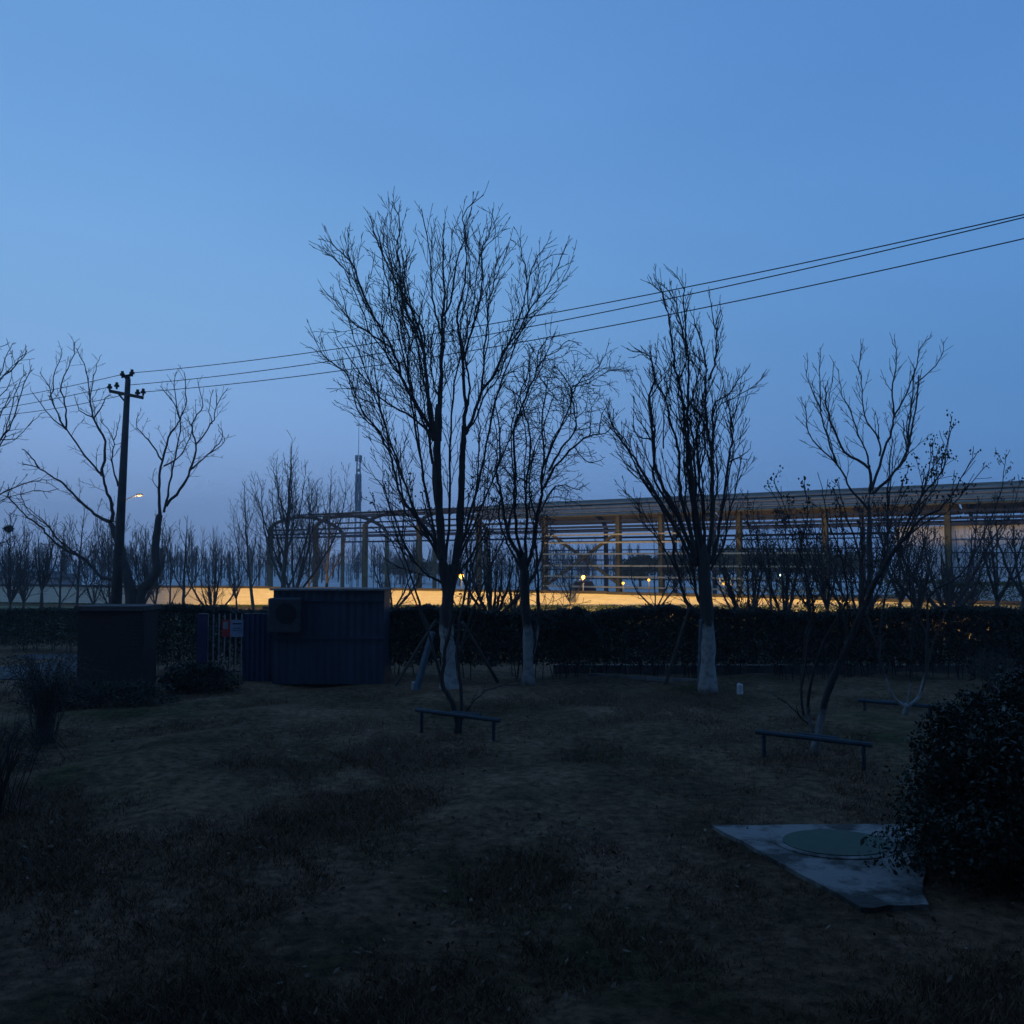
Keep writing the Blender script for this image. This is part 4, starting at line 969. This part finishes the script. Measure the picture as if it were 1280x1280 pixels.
traced_tree('bare_tree', 'bare tree reaching in from beyond the left edge of the picture', 'tree', (-70,800), 21, edge, 29, style(ang=(25,55), lf={3:.3,2:.3,1:.4}), 2, t0=.1)
myr = style(ang=(20,45), up=.10, lf={3:.45,2:.32,1:.4}, gap={3:.36,2:.2,1:.16}, rmin=.0055)
leaning = [
 ([(1017,920),(1030,880),(1045,840),(1062,800),(1080,760),(1100,715),(1125,680)], 5.5, 3),
 ([(1125,680),(1150,650),(1180,632),(1200,600),(1222,565)], 2.6, .6), ([(1125,680),(1140,640),(1160,610),(1178,590),(1184,555),(1190,520)], 2.4, .5), ([(1132,670),(1150,625),(1160,590),(1168,550)], 1.8, .5),
 ([(1016,915),(1010,870),(1030,800),(1058,755),(1052,700),(1035,650),(1028,610)], 3.2, .6), ([(1017,915),(1002,880),(1010,800),(1018,760),(1000,690),(985,645),(967,600)], 2.8, .6),
 ([(1014,908),(1000,895),(985,880),(966,868)], 1.5, .6), ([(1080,760),(1075,700),(1060,650),(1045,600)], 2, .6), ([(1000,690),(1010,640),(1003,600)], 1.5, .5), ([(1062,800),(1050,760),(1030,720),(1000,660)], 1.8, .5), ([(1100,715),(1110,670),(1120,630),(1135,590)], 1.8, .5),
]
traced_tree('seed_head_tree', 'leaning forked small tree with clustered seed heads behind the low rail at right', 'tree', (1017,920), 14, leaning, 37, myr, 2, seeds=120, paint=.6, t0=.3, twig='twig_red')
white_sh = [
 ([(1130,896),(1132,888),(1134,880)], 4.5, 4), ([(1132,884),(1114,866),(1098,810),(1108,740),(1128,690),(1148,640),(1155,585)], 3, .5), ([(1134,884),(1152,864),(1160,800),(1162,745),(1203,717),(1228,672),(1250,620),(1257,570)], 3.2, .6),
 ([(1152,864),(1168,800),(1195,745),(1240,690),(1265,640),(1275,600)], 2, .5), ([(1134,882),(1138,840),(1140,780),(1135,720),(1120,660)], 2.4, .5), ([(1128,690),(1145,650),(1165,610),(1172,570)], 1.6, .5), ([(1098,810),(1080,760),(1060,700),(1050,640)], 1.6, .5),
]
traced_tree('seed_head_tree', 'small spreading tree with whitewashed low forks and seed heads at right', 'tree', (1130,896), 16.9, white_sh, 39, myr, 2, seeds=110, paint=.75, t0=.3, twig='twig_red')
front = [
 ([(572,914),(570,895),(562,872),(552,850),(556,820),(563,780),(566,740),(556,700),(540,660),(528,615)], 4.6, .7),
 ([(575,912),(577,870),(572,820),(578,760),(592,700),(602,650),(606,600)], 3.4, .6), ([(574,902),(588,882),(604,866),(625,857),(652,856)], 1.8, .5), ([(574,905),(584,888),(592,872),(598,862)], 1.3, .5),
 ([(552,850),(535,790),(520,740),(503,690),(488,640),(479,610)], 2.6, .6), ([(572,820),(592,760),(617,700),(636,655),(640,620)], 2.2, .5), ([(578,760),(585,700),(582,650),(590,610)], 1.8, .5), ([(566,740),(580,690),(600,650),(618,625)], 1.6, .5), ([(503,690),(505,640),(515,600)], 1.3, .5),
]
traced_tree('seed_head_tree', 'slender dark forked tree with seed heads standing in front of the tallest tree', 'tree', (572,914), 15.6, front, 41, style(ang=(20,45), up=.10, lf={3:.45,2:.28,1:.36}, gap={3:.36,2:.28,1:.2}), 2, seeds=80, t0=.35, twig='twig_red')

# grown trees behind the hedge
gs = style(gap={3:.4,2:.24,1:.17}, lf={3:.4,2:.42,1:.42}, up=.08, rmin=.0085, rside={3:.02,2:.015,1:.01})
BG = [
 (30,44,662,'vase',.07,.7,.3,6,'thin bare tree between the nest tree and its stout neighbour',0,.03),
 (75,42,655,'leader',.07,.9,.25,8,'slender bare tree behind the two left boughs of the wide forked tree',0,.04),
 (160,46,634,'leader',.07,.9,.25,8,'slender bare tree directly behind the utility pole',0,-.04),
 (196,43,650,'vase',.06,.7,.3,6,'low bare tree under the right bough of the wide forked tree',0,0),
 (212,48,668,'leader',.06,.8,.25,7,'thin bare tree left of the topped tree',0,.03),
 (296,47,678,'vase',.06,.9,.25,6,'low twiggy bare tree left of the first arch foot',0,0),
 (384,52,605,'leader',.08,.8,.2,8,'faint bare tree just right of the second arch column',0,0),
 (640,29,665,'vase',.07,1.0,.35,6,'low bare tree just left of the crooked tree trunk',0,0),
 (1012,31,650,'vase',.08,1.2,.3,8,'low twiggy bare tree below the left boughs of the cup shaped tree',60,0),
 (1072,24.5,640,'vase',.08,1.1,.42,7,'bare tree right behind the leaning stem',80,.05),
 (1150,25.5,632,'vase',.08,1.2,.42,8,'bare tree left of the stout many stemmed tree',90,.0),
 (1212,33,660,'vase',.07,1.1,.3,7,'thin bare tree right of the stout many stemmed tree',0,0),
 (965,32,668,'leader',.06,1.0,.3,7,'thin straight bare tree in front of the metal railing',40,0),  # px, Y, top, kind, r, spread, fork, n, label, seeds, lean, bark
 (12,38,636,'vase',.08,.8,.36,7,'young bare tree holding a birds nest at the left edge',0,0),
 (53,39,645,'vase',.09,.9,.34,7,'stout young bare tree right of the tree with the nest',0,0),
 (97,38,640,'leader',.08,1,.3,9,'straight young bare tree left of the wide forked tree',0,0),
 (118,45,652,'vase',.07,.9,.3,6,'slim bare tree glimpsed between the wide forked tree and its left neighbour',0,0),
 (138,36,646,'vase',.08,.8,.3,7,'bushy young bare tree just left of the utility pole',0,0),
 (180,40,622,'vase',.08,.9,.28,9,'dense young bare tree inside the fork of the wide tree',0,0),
 (231,35,645,'leader',.09,.9,.32,5,'topped young bare tree with raised side arms, between the pole and the far arches',0,0),
 (268,37,668,'vase',.10,1.2,.36,9,'short spreading bare tree in front of the glowing wall at left',0,0),
 (352,46,542,'leader',.17,.7,.16,14,'tall pointed bare tree behind the first arch',0,0),
 (366,49,590,'vase',.15,.9,.12,6,'wide low forked bare tree behind the second arch',0,.12),
 (318,52,610,'leader',.11,.8,.2,8,'thin bare tree left of the first arch',0,-.05),
 (407,56,580,'leader',.12,.7,.2,9,'thin bare tree between the second and third arches',0,.02),
 (487,30,640,'vase',.08,1,.3,6,'low bare tree at the right end of the blue shed',0,.05),
 (583,33,660,'leader',.08,.9,.25,7,'thin bare tree behind the lamp in the middle',0,0),
 (616,25,640,'vase',.11,1.25,.42,8,'dark bare tree with a thick stub trunk between the tallest and the crooked tree',80,0),
 (714,44,672,'vase',.06,1.1,.36,4,'little forked bare tree in front of the cross braces',0,0),
 (816,30,680,'vase',.06,1.3,.4,4,'little bare tree forking left of the whitewashed upright tree',0,0),
 (944,25,640,'vase',.10,1.3,.42,7,'bare tree leaning left beside the whitewashed upright tree',90,-.25),
 (984,26,620,'vase',.08,.9,.42,6,'bare tree with seed heads between the whitewashed and the leaning tree',110,-.1),
 (1040,27,630,'vase',.08,1.1,.40,7,'bare tree with seed heads left of the cup shaped tree',110,-.1),
 (1118,28,625,'vase',.08,1.1,.38,6,'bare tree directly right of the cup shaped tree',60,.1),
 (1186,30,620,'vase',.15,1.2,.30,11,'stout many stemmed bare tree in front of the pale wall panels',0,.02),
 (1240,27,600,'vase',.09,1.0,.38,7,'bare tree second from the right edge',90,.05),
 (1272,25,590,'vase',.09,1.0,.38,7,'bare tree at the right edge with seed heads',110,.02),
]
for i, (px, Y, top, kd, r, sp, fk, n, lb, sd, ln) in enumerate(BG):
    q_ = random.Random(i*7+3); ar = 'arch' in lb
    o = grown_tree('young_bare_tree', lb, 'tree', px, Y, top+q_.uniform(-10,10)*(i not in (0,13)), kd, 100+i, gs, 2, r, sp if ar else sp*q_.uniform(.8,1.3), fk if ar else fk*q_.uniform(.45,1.05), n if ar else n+q_.randint(-1,3), lean=ln+q_.uniform(-.07,.07), seeds=sd, group='bare trees behind the hedge', bark='bark_grey')
    if 'birds nest' in lb:
        c = P(11,661,38); rng = random.Random(5); b = MB()
        for k in range(240):
            d = Vector((rng.gauss(0,1),rng.gauss(0,1),rng.gauss(0,.75))).normalized(); q = c+d*rng.uniform(.05,.17); t = Vector((rng.gauss(0,1),rng.gauss(0,1),rng.gauss(0,.4))).normalized()*.10
            b.tube([q-t, q+t], .014, 3, cap=False)
        tag(b.build('bird_nest', M['twig'], loc=c), 'round bird nest of twigs high in the tree at the left edge', 'nest')

# far woodland: one mass of upright twiggy crowns
def far_wood(name, label, x0, x1, Y0, Y1, t0, t1, n, seed, mt, r=.05):
    rng = random.Random(seed); b = MB()
    for k in range(n):
        Y = rng.uniform(Y0, Y1); px = rng.uniform(x0, x1); top = rng.uniform(t0, t1) ; base = P(px,700,Y); base.z = 0; H = P(px,top,Y).z
        b.tube([base, base+Vector((0,0,H*.6)), base+Vector((rng.gauss(0,.1),0,H))], [r*1.4,r,r*.3], 3, cap=False)
        for j in range(16):
            t = rng.uniform(.2,.92); a = rng.uniform(0,6.28); l = H*(1-t)*.5+.5; q = base+Vector((0,0,H*t)); o = l*rng.uniform(.15,.4)
            b.tube([q, q+Vector((math.cos(a)*o*.6,math.sin(a)*o*.6,l*.5)), q+Vector((math.cos(a)*o,math.sin(a)*o,l))], [r*.5,r*.4,r*.2], 3, cap=False)
    return tag(b.build(name, mt), label, 'woodland', kind='stuff')
far_wood('distant_woodland', 'distant bare woodland along the horizon', -150, 1400, 110, 190, 678, 702, 560, 51, M['far'], .07)
far_wood('distant_woodland', 'taller bare poplars behind the left trees', -120, 345, 75, 110, 656, 698, 95, 52, M['far'], .035)
far_wood('distant_woodland', 'bare saplings behind the arches of the hall', 430, 760, 90, 110, 665, 700, 90, 53, M['far'], .035)
# evergreens behind the hall
for i, (px, Y, top, wd, lb) in enumerate(((800,92,690,3.4,'dark evergreen behind the hall left of the whitewashed tree'),(845,95,686,3.6,'dark evergreen behind the hall beyond the whitewashed tree'),(925,90,682,4.2,'dark evergreen behind the hall right of the whitewashed tree'),(985,86,677,4.6,'broad dark evergreen behind the metal railing'),(1050,90,690,4,'dark evergreen behind the cup shaped tree'),(505,110,697,4,'dark evergreen behind the far end of the blue shed'))):
    H = P(px,top,Y).z; bs = P(px,700,Y); bs.z = 0; rg = np.random.default_rng(60+i)
    rt = empty('evergreen_tree', bs, lb, 'tree', 'evergreens behind the hall')
    b = MB(); b.tube([bs, bs+Vector((0,0,H*.8))], [.16,.05], 6); b.build('trunk', M['bark'], rt)
    pts = np.concatenate([ball_cloud(1500, (bs.x+rg.normal(0,wd*.3), bs.y+rg.normal(0,wd*.3), H*rg.uniform(.4,.68)), (wd*.5,wd*.5,H*.32), rg, .6, .2) for _ in range(5)])
    leaves('crown', M['leaf_ever'], pts[pts[:,2] > .3], .13, rt, 60+i)

# ------------------------------------------------------------------ evening haze
def haze():
    me = MB(); me.box((0, 270, 21), (606, 376, 22.2)); o = me.build('haze', bpy.data.materials.new('haze')); m = o.data.materials[0]; m.use_nodes = True; t = m.node_tree; t.nodes.clear()
    o_ = t.nodes.new('ShaderNodeOutputMaterial'); v = t.nodes.new('ShaderNodeVolumePrincipled'); v.inputs['Density'].default_value = .0012; v.inputs['Color'].default_value = (.9,.93,1,1)
    t.links.new(v.outputs[0], o_.inputs['Volume']); tag(o, 'thin bluish evening haze', kind='stuff')
haze()
